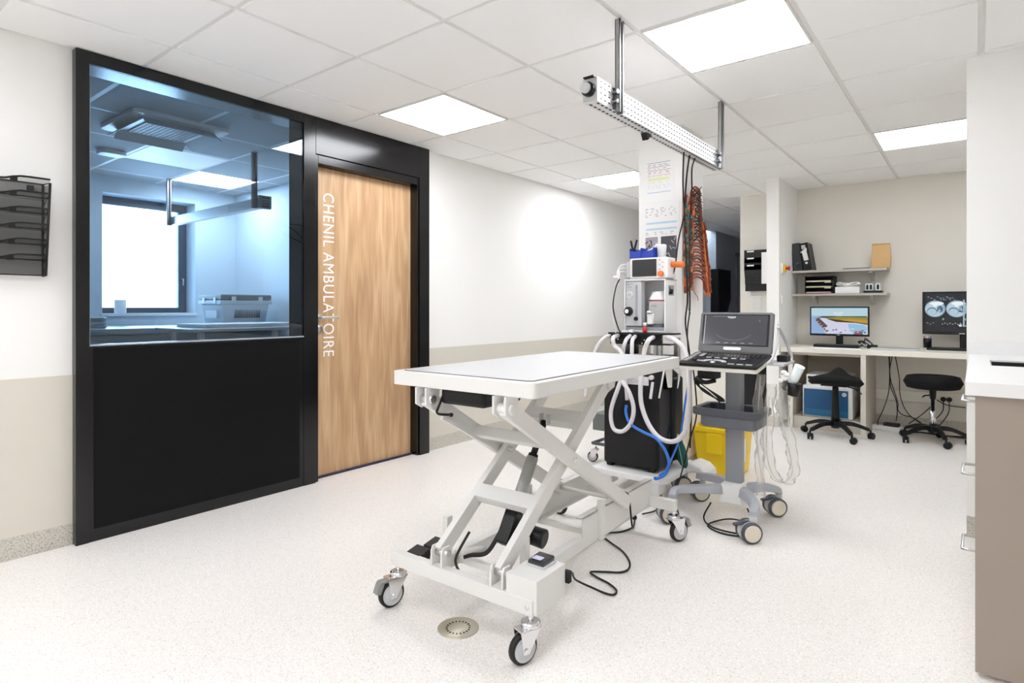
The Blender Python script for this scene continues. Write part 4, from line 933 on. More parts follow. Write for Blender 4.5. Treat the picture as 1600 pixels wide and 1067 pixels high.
hose([(1216, 612), (1222, 655), (1232, 700), (1238, 735), (1228, 752), (1210, 745), (1199, 715), (1198, 670), (1202, 620)], .0028, 3.09, mat('pale_lead', (.6, .59, .57), .4), 'probe_lead', US, 6)

# ------------------------------------------------------------------ yellow bin and other floor objects
YBn = thing('clinical_waste_bin', 'yellow lidded plastic waste bin behind the ultrasound cart', 'bin', (-1.33, 4.05, 0))
b = MB()
a_ = on_y(3.90, 1079, 741); 
yx0, yx1, yy0, yy1 = -1.505, -1.20, 3.90, 4.20
v = [(yx0+.025, yy0+.02), (yx1-.02, yy0+.02), (yx1-.02, yy1-.02), (yx0+.025, yy1-.02)]; u = [(yx0, yy0), (yx1, yy0), (yx1, yy1), (yx0, yy1)]
A = [b.bm.verts.new((x, y, .002)) for x, y in v]; B = [b.bm.verts.new((x, y, .29)) for x, y in u]
b.bm.faces.new(A); b.bm.faces.new(B)
for i in range(4): b.bm.faces.new([A[i], A[(i+1) % 4], B[(i+1) % 4], B[i]])
b.build('tub', M_yellow, YBn, bev=.012)
MB().prism(rrect(yx0-.008, yx1+.008, yy0-.008, yy1+.008, .02), 'z', .285, .318).prism(rrect(yx0+.02, yx1-.02, yy0+.02, yy1-.02, .03), 'z', .318, .345).build('lid', M_yellow, YBn, bev=.008)
MB().box(yx0+.09, yx0+.20, yy0-.012, yy0+.006, .15, .285).build('front_flap', M_yellow, YBn, bev=.006)
MB().box(yx1-.012, yx1+.004, yy0+.05, yy0+.12, .10, .25).build('label_sheet', M_paper, YBn)
gm = thing('resuscitation_bag', 'dark green rubber bag hanging behind the black concentrator', 'rubber bag', (-1.36, 3.5, .3))
b = MB(); g0, g1 = on_y(3.42, 1057, 672), on_y(3.42, 1070, 740)
cc = (g0+g1)/2; b.sphere(cc, .066, (.55, .35, 1.5), 18); b.build('bag', M_green, gm, R=Matrix.Rotation(math.radians(-18), 3, 'Y'), c=cc)
MB().cyl(on_y(3.41, 1050, 672), on_y(3.41, 1062, 690), .016, .022, 14).build('bag_neck', mat('pale_yellow', (.75, .75, .55), .4), gm)
MB().tube([g0+Vector((0, -.02, 0)), cc+Vector((.01, -.03, 0)), g1+Vector((0, -.01, .0))], .003, 6).build('bag_cord', mat('pale_green_cord', (.2, .5, .4), .5), gm)
# little grey trolley behind the machine, left
gt = thing('utility_trolley', 'small grey trolley half hidden behind the black concentrator', 'trolley', (-2.15, 3.75, 0))
w0 = on_z(0, 929, 720)
b = MB(); b.box(-2.17, -1.86, 3.70, 3.98, .24, .36); b.build('basket', mat('basket_grey', (.16, .18, .18), .5), gt, bev=.006)
b = MB(); b.tube([(-2.18, 3.72, .14), (-1.9, 3.72, .14)], .012, 8, 0).tube([(-2.18, 3.72, .14), (-2.18, 3.98, .14)], .012, 8, 0).tube([(-2.0, 3.72, .14), (-2.0, 3.8, .24)], .010, 8, 0); b.build('trolley_frame', M_dgrey, gt)
caster(gt, -2.17, 3.75, .14, math.radians(200), R=.038, name='caster')
caster(gt, -1.90, 3.95, .14, math.radians(200), R=.038, name='caster')
# low cabinet and black box near the corridor
lc = thing('low_cabinet', 'pale low cabinet at the corridor mouth behind the ultrasound cart', 'cabinet', (-2.2, 6.4, 0))
MB().box(-2.36, -2.03, 6.25, 6.60, .0, .95).build('cabinet_body', M_desk, lc, bev=.003)
MB().box(-2.35, -2.04, 6.235, 6.25, .08, .93).build('door', M_desk, lc, bev=.002)
bx = thing('waste_bin', 'tall black bin standing against the wall below the file rack', 'bin', (-1.86, 6.35, 0))
MB().prism(rrect(-2.00, -1.74, 6.22, 6.58, .02), 'z', .03, .66).build('body', M_blackpl, bx, bev=.008)
MB().prism(rrect(-2.01, -1.73, 6.21, 6.59, .02), 'z', .66, .70).build('lid', M_blackpl, bx, bev=.008)

# black file rack on back wall + switch
def file_rack_back():
    t = thing('file_rack', 'black plastic file rack with white labels on the wall by the corridor', 'file rack', (-1.85, 6.60, 1.3))
    x0, x1 = -1.958, -1.70; yw = 6.628
    b = MB(); b.prism([(yw, 1.74), (yw-.10, 1.735), (yw-.10, 1.52), (yw-.04, 1.325), (yw, 1.325)], 'x', x0, x0+.004).prism([(yw, 1.74), (yw-.10, 1.735), (yw-.10, 1.52), (yw-.04, 1.325), (yw, 1.325)], 'x', x1-.004, x1)
    b.box(x0, x1, yw-.006, yw, 1.325, 1.74); b.build('rack_frame', M_blackpl, t)
    for k in range(5):
        z0 = 1.655-k*.075; MB().box(x0+.004, x1-.004, yw-.098+(.012*max(0, k-2)), yw-.092+(.012*max(0, k-2)), z0-.06, z0+.07-.0).build('pocket', M_blackpl, t)
        if k < 4: MB().box(x0+.03, x0+.10, yw-.100+(.012*max(0, k-2)), yw-.098+(.012*max(0, k-2)), z0+.055, z0+.070).build('label_strip', M_paper, t)
    return t
file_rack_back()
tag(MB().box(-1.775, -1.70, 6.51, 6.524, 1.37, 1.70).build('paper_sheets', M_paper), 'white papers standing in the black rack by the corridor', 'papers')
sw_ = thing('light_switch', 'white double switch plate below the black wall rack', 'switch', (-1.85, 6.62, 1.1))
MB().box(-1.895, -1.805, YB-.008, YB, 1.085, 1.245).build('switch_plate', M_whitepl, sw_, bev=.003)
for z_ in (1.10, 1.17): MB().box(-1.885, -1.815, YB-.014, YB-.008, z_+.005, z_+.062).build('rocker', M_white, sw_, bev=.003)
es = thing('emergency_button', 'small red and yellow emergency stop on the alcove partition', 'button', (-1.45, 6.0, 1.48))
MB().box(-1.45, -1.435, 5.97, 6.04, 1.44, 1.54).build('button_plate', M_whitepl, es, bev=.002)
MB().box(-1.435, -1.415, 5.975, 6.035, 1.455, 1.525).build('button_collar', mat('yellow_collar', (.8, .55, .02), .4), es, bev=.004)
MB().lathe((-1.415, 6.005, 1.49), (1, 0, 0), [(0, .012), (.02, .012), (.022, .022), (.035, .02)], 18).build('button_head', M_red, es)
tag(MB().box(-1.45, -1.438, 5.975, 6.035, 1.15, 1.24).build('wall_socket', M_whitepl, bev=.002), 'small white switch on the partition below the emergency stop', 'switch')
# corridor black rack
cr2 = thing('file_rack', 'black rack on the dark corridor wall in the distance', 'file rack', (XL+.12, 9.9, 1.2))
q0, q1 = on_x(XL+.2, 1119, 418), on_x(XL+.2, 1139, 458)
MB().prism([(q0.y, 1.05), (q0.y, 1.72), (q1.y, 1.72), (q1.y, 1.25), (q1.y-.15, 1.05)], 'x', XL+.112, XL+.23).build('rack_body', M_blackpl, cr2, bev=.005)

# ------------------------------------------------------------------ desk alcove
DK = thing('desk', 'long cream desktop running along the alcove wall', 'desk', (-.5, 6.3, 0))
MB().box(-1.448, 1.6, 5.945, YB-.004, .703, .750).build('desktop', M_desk, DK, bev=.003)
MB().box(.9, .93, 6.0, 6.6, 0, .703).build('side_support', M_desk, DK)
SH = thing('desk_cabinet', 'open cream cabinet under the desk holding the printer', 'cabinet', (-1.1, 6.2, 0))
b = MB(); b.box(-1.385, -1.345, 5.965, 6.60, 0, .702).box(-.795, -.755, 5.965, 6.60, 0, .702).box(-1.345, -.795, 5.975, 6.60, .085, .11).box(-1.345, -.795, 5.975, 6.60, .68, .702).box(-1.345, -.795, 6.58, 6.60, .11, .68).box(-1.345, -.795, 5.975, 5.99, 0, .085)
b.build('cabinet_body', mat('taupe_cream', (.62, .57, .50), .5), SH, bev=.002)
for x in (-1.385, -.795): MB().box(x, x+.04, 5.955, 5.965, 0, .702).build('edge_band', M_desk, SH)
# printer
PR = thing('printer', 'white printer with a blue front inside the desk cabinet', 'printer', (-1.06, 6.2, .11))
MB().box(-1.275, -.865, 6.02, 6.42, .112, .40).build('printer_body', M_whitepl, PR, bev=.01)
MB().box(-1.262, -.90, 6.012, 6.022, .125, .368).build('front_panel', M_prblue, PR, bev=.003)
MB().box(-1.262, -.90, 6.009, 6.013, .125, .185).build('paper_tray', mat('tray_blue', (.01, .13, .28), .3), PR, bev=.002)
MB().box(-1.25, -.88, 6.05, 6.40, .40, .50).build('scanner_lid', M_whitepl, PR, bev=.008)
MB().box(-1.235, -1.15, 6.045, 6.052, .455, .480).build('control_display', M_blackpl, PR)
lg = MB().lathe((-.93, 6.011, .335), (0, -1, 0), [(0, .018), (.001, .018)], 24).build('badge', M_paper, PR)
text_mesh('badge_letters', 'hp', (-.941, 6.0098, .325), (1, 0, 0), (0, 0, 1), .020, .020, M_prblue, lg)
# trunking
TK = thing('cable_trunking', 'cream cable trunking with sockets on the wall under the desk', 'trunking', (-.3, YB, .3))
MB().box(-.753, 1.6, YB-.055, YB, .252, .345).build('trunk_body', M_desk, TK, bev=.002)
for x in (-.232, -.188): MB().lathe((x, YB-.055, .295), (0, -1, 0), [(0, .022), (.012, .020), (.03, .016)], 18).build('plug', M_rubber, TK)
MB().box(-.36, -.30, YB-.058, YB-.055, .26, .34).build('socket_face', M_whitepl, TK)
b = MB()
def cord(b, pts, r=.004): b.tube([on_y(Y, x, y) for x, y, Y in pts], r, 6, 6)
cord(b, [(1389, 557, 6.45), (1390, 590, 6.45), (1388, 615, 6.45), (1380, 640, 6.4), (1372, 657, 6.35), (1372, 664, 6.3)])
cord(b, [(1394, 557, 6.45), (1390, 580, 6.45), (1392, 605, 6.45), (1400, 625, 6.4), (1402, 645, 6.35), (1400, 658, 6.35)])
cord(b, [(1390, 557, 6.45), (1391, 590, 6.45), (1397, 610, 6.4), (1403, 630, 6.4), (1403, 640, 6.4), (1410, 648, 6.35), (1425, 652, 6.3), (1440, 661, 6.25)])
cord(b, [(1399, 557, 6.45), (1405, 590, 6.45), (1407, 620, 6.4), (1418, 645, 6.35), (1440, 663, 6.25)])
cord(b, [(1456, 634, 6.5), (1440, 648, 6.45), (1420, 662, 6.35)])
tag(b.build('desk_cables', M_rubber), 'tangle of black cables hanging down behind the desk', 'cables')
b = MB(); cord(b, [(1474, 625, 6.55), (1473, 642, 6.5), (1462, 655, 6.45)]); cord(b, [(1483, 625, 6.55), (1482, 645, 6.5), (1468, 665, 6.4)]); cord(b, [(1464, 625, 6.55), (1480, 633, 6.5), (1508, 637, 6.45)])
tag(b.build('plug_leads', M_rubber), 'black leads plugged into the trunking sockets under the desk', 'cables')
b = MB()
for k in range(4): b.tube([(-.62+.03*k, 6.40, .012), (-.52, 6.30+.03*k, .010), (-.38, 6.36, .012), (-.2+.04*k, 6.32, .012), (-.05, 6.42, .010)], .006, 6)
tag(b.build('floor_cables', M_rubber), 'heap of black cables on the floor behind the round stool', 'cables')
ps = thing('power_strip', 'white power strip on the floor beside the desk cabinet', 'power strip', (-.68, 6.33, 0))
MB().box(-.75, -.52, 6.30, 6.37, .0, .045, R=Matrix.Rotation(-.25, 3, 'Z')).build('strip_body', M_whitepl, ps, bev=.006)
MB().box(-.66, -.54, 6.30, 6.36, .045, .075, R=Matrix.Rotation(-.25, 3, 'Z')).build('adapter', M_rubber, ps, bev=.004)

# monitors
def screen_poly(parent, name, x0, x1, z0, z1, y, polys):
    """flat pictures on a screen: (list of (u,v), colour, strength)"""
    out = {}
    for i, (pl, col) in enumerate(polys):
        m = emis('px_%02x%02x%02x' % col, srgb(*col), 1.0)
        MB().poly([(x0+(x1-x0)*u, y-.0001*(i+1), z0+(z1-z0)*v) for u, v in pl]).build(name, m, parent)
MO = thing('computer_monitor', 'wide black monitor showing a coastal landscape, on the desk left', 'monitor', (-1.02, 6.3, .75))
x0, x1, z0, z1 = -1.268, -.772, .850, 1.128; ym = 6.30
MB().prism(rrect(x0, x1, z0, z1, .006), 'y', ym, ym+.035).build('monitor_case', M_blackpl, MO, bev=.003)
SCR = MB().box(x0+.012, x1-.012, ym-.001, ym, z0+.020, z1-.012).build('screen', emis('px_sky', srgb(160, 208, 228), 1.0), MO)
cliff = [((0, 0), (1, 0), (1, .62), (0, .70)), ]
polys = [
 ([(0, .98), (0, .66), (1, .66), (1, .98)], (186, 216, 228)),
 ([(0, .0), (.5, 0), (.5, .69), (0, .69)], (150, 178, 222)),
 ([(.10, .60), (.30, .68), (1, .40), (1, 0), (.28, 0), (.20, .25)], (214, 214, 236)),
 ([(.06, .58), (.14, .62), (.30, .30), (.24, .18), (.14, .36)], (92, 74, 74)),
 ([(.12, .61), (.20, .68), (.99, .69), (.99, .60), (.4, .6)], (76, 78, 72)),
 ([(.26, .60), (.5, .66), (1, .64), (1, .40), (.75, .47), (.45, .46)], (150, 140, 52)),
 ([(.45, .52), (.7, .58), (1, .54), (1, .42), (.8, .47)], (196, 150, 52)),
 ([(.30, .56), (.34, .58), (1, .40), (1, .365), (.8, .43), (.45, .46)], (70, 46, 30)),
 ([(.66, .40), (.95, .36), (1, .2), (.9, .0), (.7, .05)], (150, 196, 228)),
 ([(.76, .0), (.92, .0), (.90, .14), (.78, .12)], (160, 100, 110))]
for k in range(26):
    u, v = random.uniform(.2, .98), random.uniform(.02, .2); s_ = random.uniform(.01, .025); polys.append(([(u-s_, v), (u+s_, v+.01), (u+s_*.5, v+.05), (u-s_*.6, v+.04)], (84, 84, 120) if k % 2 else (232, 228, 240)))
for k in range(12):
    t_ = k/11; u = .08+.2*t_; v = .56-.45*t_; polys.append(([(u-.02, v), (u+.015, v+.02), (u+.02, v-.04), (u, v-.05)], (60, 48, 52) if k % 2 else (186, 160, 150)))
screen_poly(SCR, 'picture_patch', x0+.012, x1-.012, z0+.020, z1-.012, ym-.001, polys)
text_mesh('clock_digits', '10:47', (-1.062, ym-.0045, 1.055), (1, 0, 0), (0, 0, 1), .078, .022, emis('white_digits', (1, 1, 1), 1.0), SCR)
MB().box(-1.05, -.995, ym-.0045, ym-.004, 1.042, 1.046).build('date_line', MATS['white_digits'], SCR)
MB().box(-1.035, -1.010, ym-.002, ym, z0+.006, z0+.013).build('badge', M_lgrey, MO)
MB().box(-1.05, -.99, ym+.03, ym+.05, .76, .92).build('stand_neck', M_blackpl, MO, bev=.003)
MB().prism(rrect(-1.13, -.86, 6.26, 6.45, .02), 'z', .7505, .762).build('stand_base', M_blackpl, MO, bev=.003)
MO2 = thing('computer_monitor', 'tall black monitor showing two round scan slices, on the desk right', 'monitor', (-.1, 6.4, .75))
x0, x1, z0, z1 = -.374, .20, .885, 1.258; ym2 = 6.36
MB().prism(rrect(x0, x1, z0, z1, .006), 'y', ym2, ym2+.04).build('monitor_case', M_blackpl, MO2, bev=.003)
SC2 = MB().box(x0+.022, x1-.022, ym2-.001, ym2, z0+.022, z1-.018).build('screen', emis('px_dark', (.006, .007, .012), 1.0), MO2)
u0, u1, v0, v1 = x0+.022, x1-.022, z0+.022, z1-.018
def ell(cx, cz, rx, rz, a0=0, n=24): return [((cx+rx*math.cos(2*math.pi*k/n+a0)-u0)/(u1-u0), (cz+rz*math.sin(2*math.pi*k/n+a0)-v0)/(v1-v0)) for k in range(n)]
polys = []
for cx in (-.282, -.130):
    polys += [(ell(cx, 1.108, .074, .073), (140, 168, 188)), (ell(cx-.004, 1.106, .066, .066), (186, 208, 222)), (ell(cx+.012, 1.155, .05, .016), (240, 248, 252)), (ell(cx+.0, 1.140, .015, .016), (240, 248, 252)),
              (ell(cx-.022, 1.085, .036, .034), (22, 32, 44)), (ell(cx-.022, 1.082, .033, .030), (176, 205, 222)), (ell(cx+.036, 1.105, .022, .030), (86, 120, 146))]
    for k in range(12): polys.append((ell(cx+.036+random.uniform(-.02, .02), 1.105+random.uniform(-.025, .025), .005, .005, n=8), (20, 30, 42) if k % 2 else (190, 210, 225)))
    polys.append((ell(cx+.058, 1.018, .007, .009, n=12), (110, 190, 160)))
for k in range(8): polys.append((ell(-.33+k*.022, 1.212-(k % 3)*.012, .009, .003, n=4), (200, 214, 226) if k != 3 else (150, 210, 170)))
for k in range(7): polys.append((ell(-.24+k*.016, 1.186+(k % 2)*.016, .007, .005, n=4), (120, 150, 170)))
for k in range(9): polys.append((ell(-.23+k*.018, .975+(k % 2)*.008, .006, .004, n=4), (215, 225, 235)))
for k in range(3): polys.append((ell(-.335+k*.02, .985-(k % 2)*.012, .007, .003, n=4), (200, 215, 225)))
polys += [([(.50+.0, .84), (.52, .84), (.52, .14), (.50, .14)], (170, 190, 205)), (ell(-.105, .965, .012, .010, n=12), (225, 235, 240)), (ell(-.07, .962, .006, .005, n=8), (225, 205, 90))]
screen_poly(SC2, 'picture_patch', u0, u1, v0, v1, ym2-.001, polys)
MB().box(-.115, -.075, ym2-.002, ym2, z0+.006, z0+.014).build('badge', M_lgrey, MO2)
MB().box(-.11, -.03, ym2+.03, ym2+.07, .76, .95).build('stand_neck', M_blackpl, MO2, bev=.004)
MB().prism(rrect(-.34, .16, 6.28, 6.50, .02), 'z', .7505, .768).build('stand_base', M_blackpl, MO2, bev=.004)
pp = thing('pen_pot', 'black pen pot under the left edge of the scan monitor', 'pot', (-.33, 6.33, .768))
MB().lathe((-.335, 6.335, .769), (0, 0, 1), [(0, .030), (.080, .032), (.080, .029), (.01, .027)], 20).build('pot', M_blackpl, pp)
for k, m in enumerate((M_purple, M_paper, M_blue)):
    tag(MB().cyl((-.345+k*.010, 6.33, .785), (-.36+k*.025, 6.335, .868), .0035, n=8).build('pen', m), ('red pen', 'white pen', 'blue pen')[k]+' standing in the black pot on the desk', 'pen')
# desk small things
kb_ = thing('keyboard', 'grey flat keyboard on the desk between the monitors', 'keyboard', (-.55, 6.15, .75))
MB().box(-.735, -.375, 6.04, 6.18, .7505, .764).build('keyboard_body', M_lgrey, kb_, bev=.003)
b = MB()
for r_ in range(5):
    for c2 in range(18): b.box(-.728+c2*.0192, -.712+c2*.0192, 6.05+r_*.025, 6.07+r_*.025, .764, .767)
b.build('keys', M_greypl, kb_)
kb2 = tag(MB().box(-1.20, -.83, 6.10, 6.22, .7505, .775).build('keyboard', M_blackpl, bev=.004), 'black keyboard in front of the landscape monitor', 'keyboard')
b = MB()
for r_ in range(4):
    for c2 in range(18): b.box(-1.19+c2*.0195, -1.174+c2*.0195, 6.11+r_*.025, 6.13+r_*.025, .775, .779)
b.build('keys', M_dgrey, kb2)
tag(MB().prism(rrect(-1.22, -.80, 5.96, 6.06, .01), 'z', .7503, .7535).build('paper_sheets', M_paper), 'loose white papers at the front edge of the desk', 'papers')
ms = on_z(.76, 1363, 543); tag(MB().box(ms.x-.04, ms.x+.04, ms.y-.03, ms.y+.03, .7505, .785).build('phone_dock', M_blackpl, bev=.008), 'small black dock on the desk beside the grey keyboard', 'dock')
b = MB()
for k in range(6): b.tube([(-.84+.01*k, 6.25, .76), (-.80, 6.22+.01*k, .80+.008*k), (-.76+.008*k, 6.2, .775), (-.73, 6.18, .765), (-.80, 6.24, .757)], .003, 5)
b.sphere((-.83, 6.26, .80), .02, (1.5, 1, .8)); tag(b.build('cable_tangle', M_rubber), 'tangled black cables right of the landscape monitor base', 'cables')
b = MB(); b.tube([(-.82, 6.16, .80), (-.78, 6.17, .775), (-.745, 6.15, .79), (-.79, 6.19, .815)], .004, 6); tag(b.build('white_cord', M_paper), 'white cord among the black cables on the desk', 'cord')

# shelves
for z_, nm in ((1.485, 'upper'), (1.255, 'lower')):
    t = thing('wall_shelf', nm+' grey-cream shelf on the alcove wall above the landscape monitor', 'shelf', (-1.05, 6.5, z_))
    MB().box(-1.449, -.640, 6.37, YB-.001, z_-.022, z_).build('shelf_board', mat('shelf_taupe', (.50, .47, .42), .5), t, bev=.002)
    for x in (-1.27, -.78):
        if x < -1 and nm == 'upper': continue
        b = MB(); b.prism([(YB-.001, z_-.022), (YB-.16, z_-.022), (YB-.16, z_-.036), (YB-.02, z_-.11), (YB-.001, z_-.11)], 'x', x-.015, x+.015); b.build('bracket', M_steel, t, bev=.002)
# binders (leaning)
def binder(x, lean, label, white):
    t = thing('ring_binder', label, 'binder', (x, 6.47, 1.485)); R = Matrix.Rotation(math.radians(lean), 3, 'Y'); c = Vector((x, 6.4, 1.485))
    b = MB(); b.box(x-.038, x+.038, 6.39, 6.60, 1.487, 1.487+.275); b.build('cover', M_blackpl if white else mat('charcoal_cover', (.03, .032, .036), .5), t, bev=.002, R=R, c=c)
    if white:
        MB().box(x-.022, x+.020, 6.387, 6.39, 1.487+.10, 1.487+.20, R=Matrix.Rotation(math.radians(-4), 3, 'Y')).build('spine_label', M_paper, t, R=R, c=c)
        MB().prism([(x-.04, 1.487+.188), (x+.022, 1.487+.225), (x+.022, 1.487+.195), (x-.035, 1.487+.180)], 'y', 6.385, 6.387).build('loose_label', M_paper, t, R=R, c=c)
        MB().box(x-.022, x+.014, 6.387, 6.39, 1.487+.215, 1.487+.255).build('maker_label', M_lgrey, t, R=R, c=c)
    MB().lathe((x, 6.39, 1.487+.075), (0, -1, 0), [(0, .012), (.002, .012)], 18).build('finger_ring', M_chrome if white else M_dgrey, t, R=R, c=c)
    return t
binder(-1.392, -7, 'charcoal ring binder leaning against the partition on the upper shelf', False)
binder(-1.305, -9, 'black ring binder with a white spine label, leaning on the upper shelf', True)
pb = thing('paper_bag', 'brown kraft paper bag standing at the right end of the upper shelf', 'paper bag', (-.70, 6.45, 1.485))
b = MB()
for (xa, xb, ya_, yb, z_) in (( -.765, -.62, 6.39, 6.48, 1.487),):
    lo_ = [(xa, ya_), (xb, ya_), (xb, yb), (xa, yb)]; mid = [(xa+.002, ya_-.004), (xb+.006, ya_), (xb+.003, yb), (xa, yb)]; hi = [(xa+.004, 6.43), (xb-.004, 6.43), (xb-.004, 6.437), (xa+.004, 6.437)]
    L = [[b.bm.verts.new((x, y, zz)) for x, y in ring] for ring, zz in ((lo_, 1.487), (mid, 1.58), (hi, 1.715))]
    b.bm.faces.new(L[0][::-1]); b.bm.faces.new(L[2])
    for p_, q_ in zip(L, L[1:]):
        for i in range(4): b.bm.faces.new([p_[i], p_[(i+1) % 4], q_[(i+1) % 4], q_[i]])
b.build('bag_body', M_kraft, pb, bev=.003); MB().box(-.763, -.622, 6.425, 6.43, 1.685, 1.712).build('folded_top', mat('kraft_dark', (.45, .28, .12), .7), pb)
ld_ = thing('folder', 'flat dark-edged folder lying on the upper shelf', 'folder', (-.88, 6.47, 1.485))
MB().box(-1.0, -.79, 6.39, 6.58, 1.4865, 1.494).build('folder_cover', M_dgrey, ld_); MB().box(-.995, -.79, 6.385, 6.575, 1.4945, 1.500).build('papers', M_paper, ld_)
# document trays
dt = thing('letter_tray', 'black three-tier document tray on the lower shelf', 'document tray', (-1.2, 6.5, 1.255))
b = MB(); x0, x1 = -1.335, -1.085
b.box(x0, x0+.005, 6.40, 6.60, 1.2565, 1.428).box(x1-.005, x1, 6.40, 6.60, 1.2565, 1.428)
for k in range(4): b.box(x0, x1, 6.40, 6.60, 1.2565+k*.055, 1.2605+k*.055)
b.box(x0, x1, 6.595, 6.60, 1.2565, 1.428); b.build('tray_frame', M_blackpl, dt, bev=.001)
for k, c2 in enumerate(((.62, .40, .42), (.62, .66, .35), (.70, .62, .50))):
    pk = MB().box(x0+.012, x1-.02, 6.395, 6.58, 1.262+k*.055, 1.274+k*.055).build('document_pile', mat('paper_pile_%d' % k, c2, .6))
    tag(pk, ('pink', 'green', 'beige')[k]+' papers in the '+('bottom', 'middle', 'top')[k]+' tier of the black tray', 'papers')
    MB().box(x1-.075, x1-.02, 6.396-.001, 6.398, 1.2575+k*.055-.006 if k else 1.2575, 1.268+k*.055-.010).build('tray_label', M_paper, dt)
wb = thing('packet_box', 'white box topped with a crumpled white bag on the lower shelf', 'box', (-.96, 6.48, 1.255))
MB().box(-1.068, -.862, 6.40, 6.56, 1.2565, 1.318).build('carton', M_paper, wb, bev=.003)
b = MB()
for k in range(6):
    b.sphere((-1.035+k*.028, 6.44+.02*(k % 2), 1.335+.012*abs(k-2.5)/2.5), .032, (1.0, 1.1, .65), 12)
b.build('crumpled_bag', M_paper, wb)
b = MB(); b.beam((-1.05, 6.396, 1.352), (-1.0, 6.396, 1.338), .004, .008).beam((-.93, 6.396, 1.340), (-.885, 6.396, 1.352), .004, .008); b.build('fold_shade', M_ink, wb)  # dark strips colour in the shade of the bag's creases
for k, (x, s_) in enumerate(((-.785, 'left'), (-.715, 'right'))):
    t = thing('charger', s_+' of the two small white-framed chargers on the lower shelf', 'charger', (x, 6.43, 1.275), 'chargers on the lower shelf')
    wid = .062 if k == 0 else .042
    MB().prism(rrect(x-wid/2, x+wid/2, 1.277, 1.343, .008), 'y', 6.40, 6.46).build('charger_body', mat('charger_white', (.66, .74, .76), .4), t, bev=.003)
    for j in range(2 if k == 0 else 1):
        xx = x-.014+j*.028 if k == 0 else x; MB().prism(rrect(xx-.009, xx+.009, 1.288, 1.333, .006), 'y', 6.397, 6.401).build('charging_slot', M_blackpl, t)
tag(MB().box(-.83, -.68, 6.39, 6.50, 1.2565, 1.2755).build('charger_tray', M_blackpl, bev=.003), 'flat black tray under the white chargers on the lower shelf', 'tray')

# ------------------------------------------------------------------ stools
def star_base(parent, cx, cy, ang0, R, zc, hub_h=.10):
    for k in range(5):
        a = math.radians(ang0+72*k); dx, dy = math.cos(a), math.sin(a); b = MB(); C = catmull([(cx+dx*.02, cy+dy*.02, zc+.005), (cx+dx*R*.5, cy+dy*R*.5, zc+.005), (cx+dx*R*.97, cy+dy*R*.97, zc-.035)], 6); prev = None
        for i, p in enumerate(C):
            wd = .022-.006*i/len(C); hh = .018-.004*i/len(C); n_ = Vector((-dy, dx, 0)); r_ = [b.bm.verts.new(p+n_*q*wd+Vector((0, 0, s2*hh))) for q, s2 in ((-1, -1), (1, -1), (.7, 1), (-.7, 1))]
            if prev:
                for j in range(4): b.bm.faces.new([prev[j], prev[(j+1) % 4], r_[(j+1) % 4], r_[j]])
            else: b.bm.faces.new(r_[::-1])
            prev = r_
        b.bm.faces.new(prev); b.build('leg', M_blackpl, parent, bev=.003)
        x, y = cx+dx*R, cy+dy*R; Rz = Matrix.Rotation(a+.9, 3, 'Z'); b = MB(); r = .027
        b.cyl((x, y, .05), (x, y, zc-.035), .008, n=10)
        for sgn in (-1, 1): b.lathe((x+.012, y+sgn*.014-.009, r), (0, 1, 0), [(0, r*.8), (.004, r), (.014, r), (.018, r*.8)], 20)
        b.box(x-.006, x+.030, y-.006, y+.006, r, r*2.05); b.build('caster', M_blackpl, parent, R=Rz, c=(x, y, 0))
    MB().lathe((cx, cy, zc-.035), (0, 0, 1), [(0, .030), (.02, .040), (.055, .036), (.06, .028)], 24).build('hub', M_blackpl, parent)
S1 = thing('saddle_stool', 'black saddle stool with a black column in front of the printer', 'stool', (-.965, 5.78, 0))
cx, cy = -.955, 5.74
star_base(S1, cx, cy, 162, .265, .115)
MB().lathe((cx, cy, .13), (0, 0, 1), [(0, .034), (.12, .031), (.22, .027), (.27, .025), (.33, .022)], 24).build('column', M_blackpl, S1)
# saddle seat as a shaped slab
def seat(parent, cx, cy, z, rx, ry, th, horn, m, name='seat'):
    b = MB(); n, rr = 36, 9; top = []; bot = []
    for j in range(rr+1):
        f = j/rr; rt = []; rb_ = []
        for i in range(n):
            a = 2*math.pi*i/n; x, y = f*rx*math.cos(a), f*ry*math.sin(a)
            sag = -.028*(x/rx)**2 if horn else 0
            hz_ = .075*math.exp(-((x/.06)**2))*max(0, (y/ry))**1.2 if horn else 0
            ed = th*.5*(1-(1-max(0, (f-.8)/.2)**2)**.5) if f > .8 else 0
            rt.append(b.bm.verts.new((cx+x, cy+y, z+th/2+sag+hz_-ed))); rb_.append(b.bm.verts.new((cx+x, cy+y, z-th/2+sag+ed)))
        top.append(rt); bot.append(rb_)
    for L, rev in ((top, 0), (bot, 1)):
        for p_, q_ in zip(L, L[1:]):
            for i in range(n):
                vs = [p_[i], p_[(i+1) % n], q_[(i+1) % n], q_[i]]
                f = b.bm.faces.new(vs); f.smooth = True
    for i in range(n):
        f = b.bm.faces.new([top[-1][i], top[-1][(i+1) % n], bot[-1][(i+1) % n], bot[-1][i]]); f.smooth = True
    bmesh.ops.remove_doubles(b.bm, verts=b.bm.verts, dist=.0003)
    return b.build(name, m, parent)
seat(S1, cx, cy, .500, .215, .19, .065, True, M_fabric)
MB().box(cx-.10, cx+.10, cy-.09, cy+.09, .445, .462).build('seat_plate', M_blackpl, S1, bev=.004)
MB().tube([(cx+.09, cy-.05, .45), (cx+.16, cy-.08, .435), (cx+.21, cy-.10, .40)], .006, 8).build('lever', M_blackpl, S1)
S2 = thing('round_stool', 'round black stool with a chrome gas lift under the desk', 'stool', (-.28, 6.0, 0))
cx, cy = -.282, 6.02
star_base(S2, cx, cy, 150, .235, .115)
seat(S2, cx, cy, .500, .207, .207, .105, False, M_fabric)
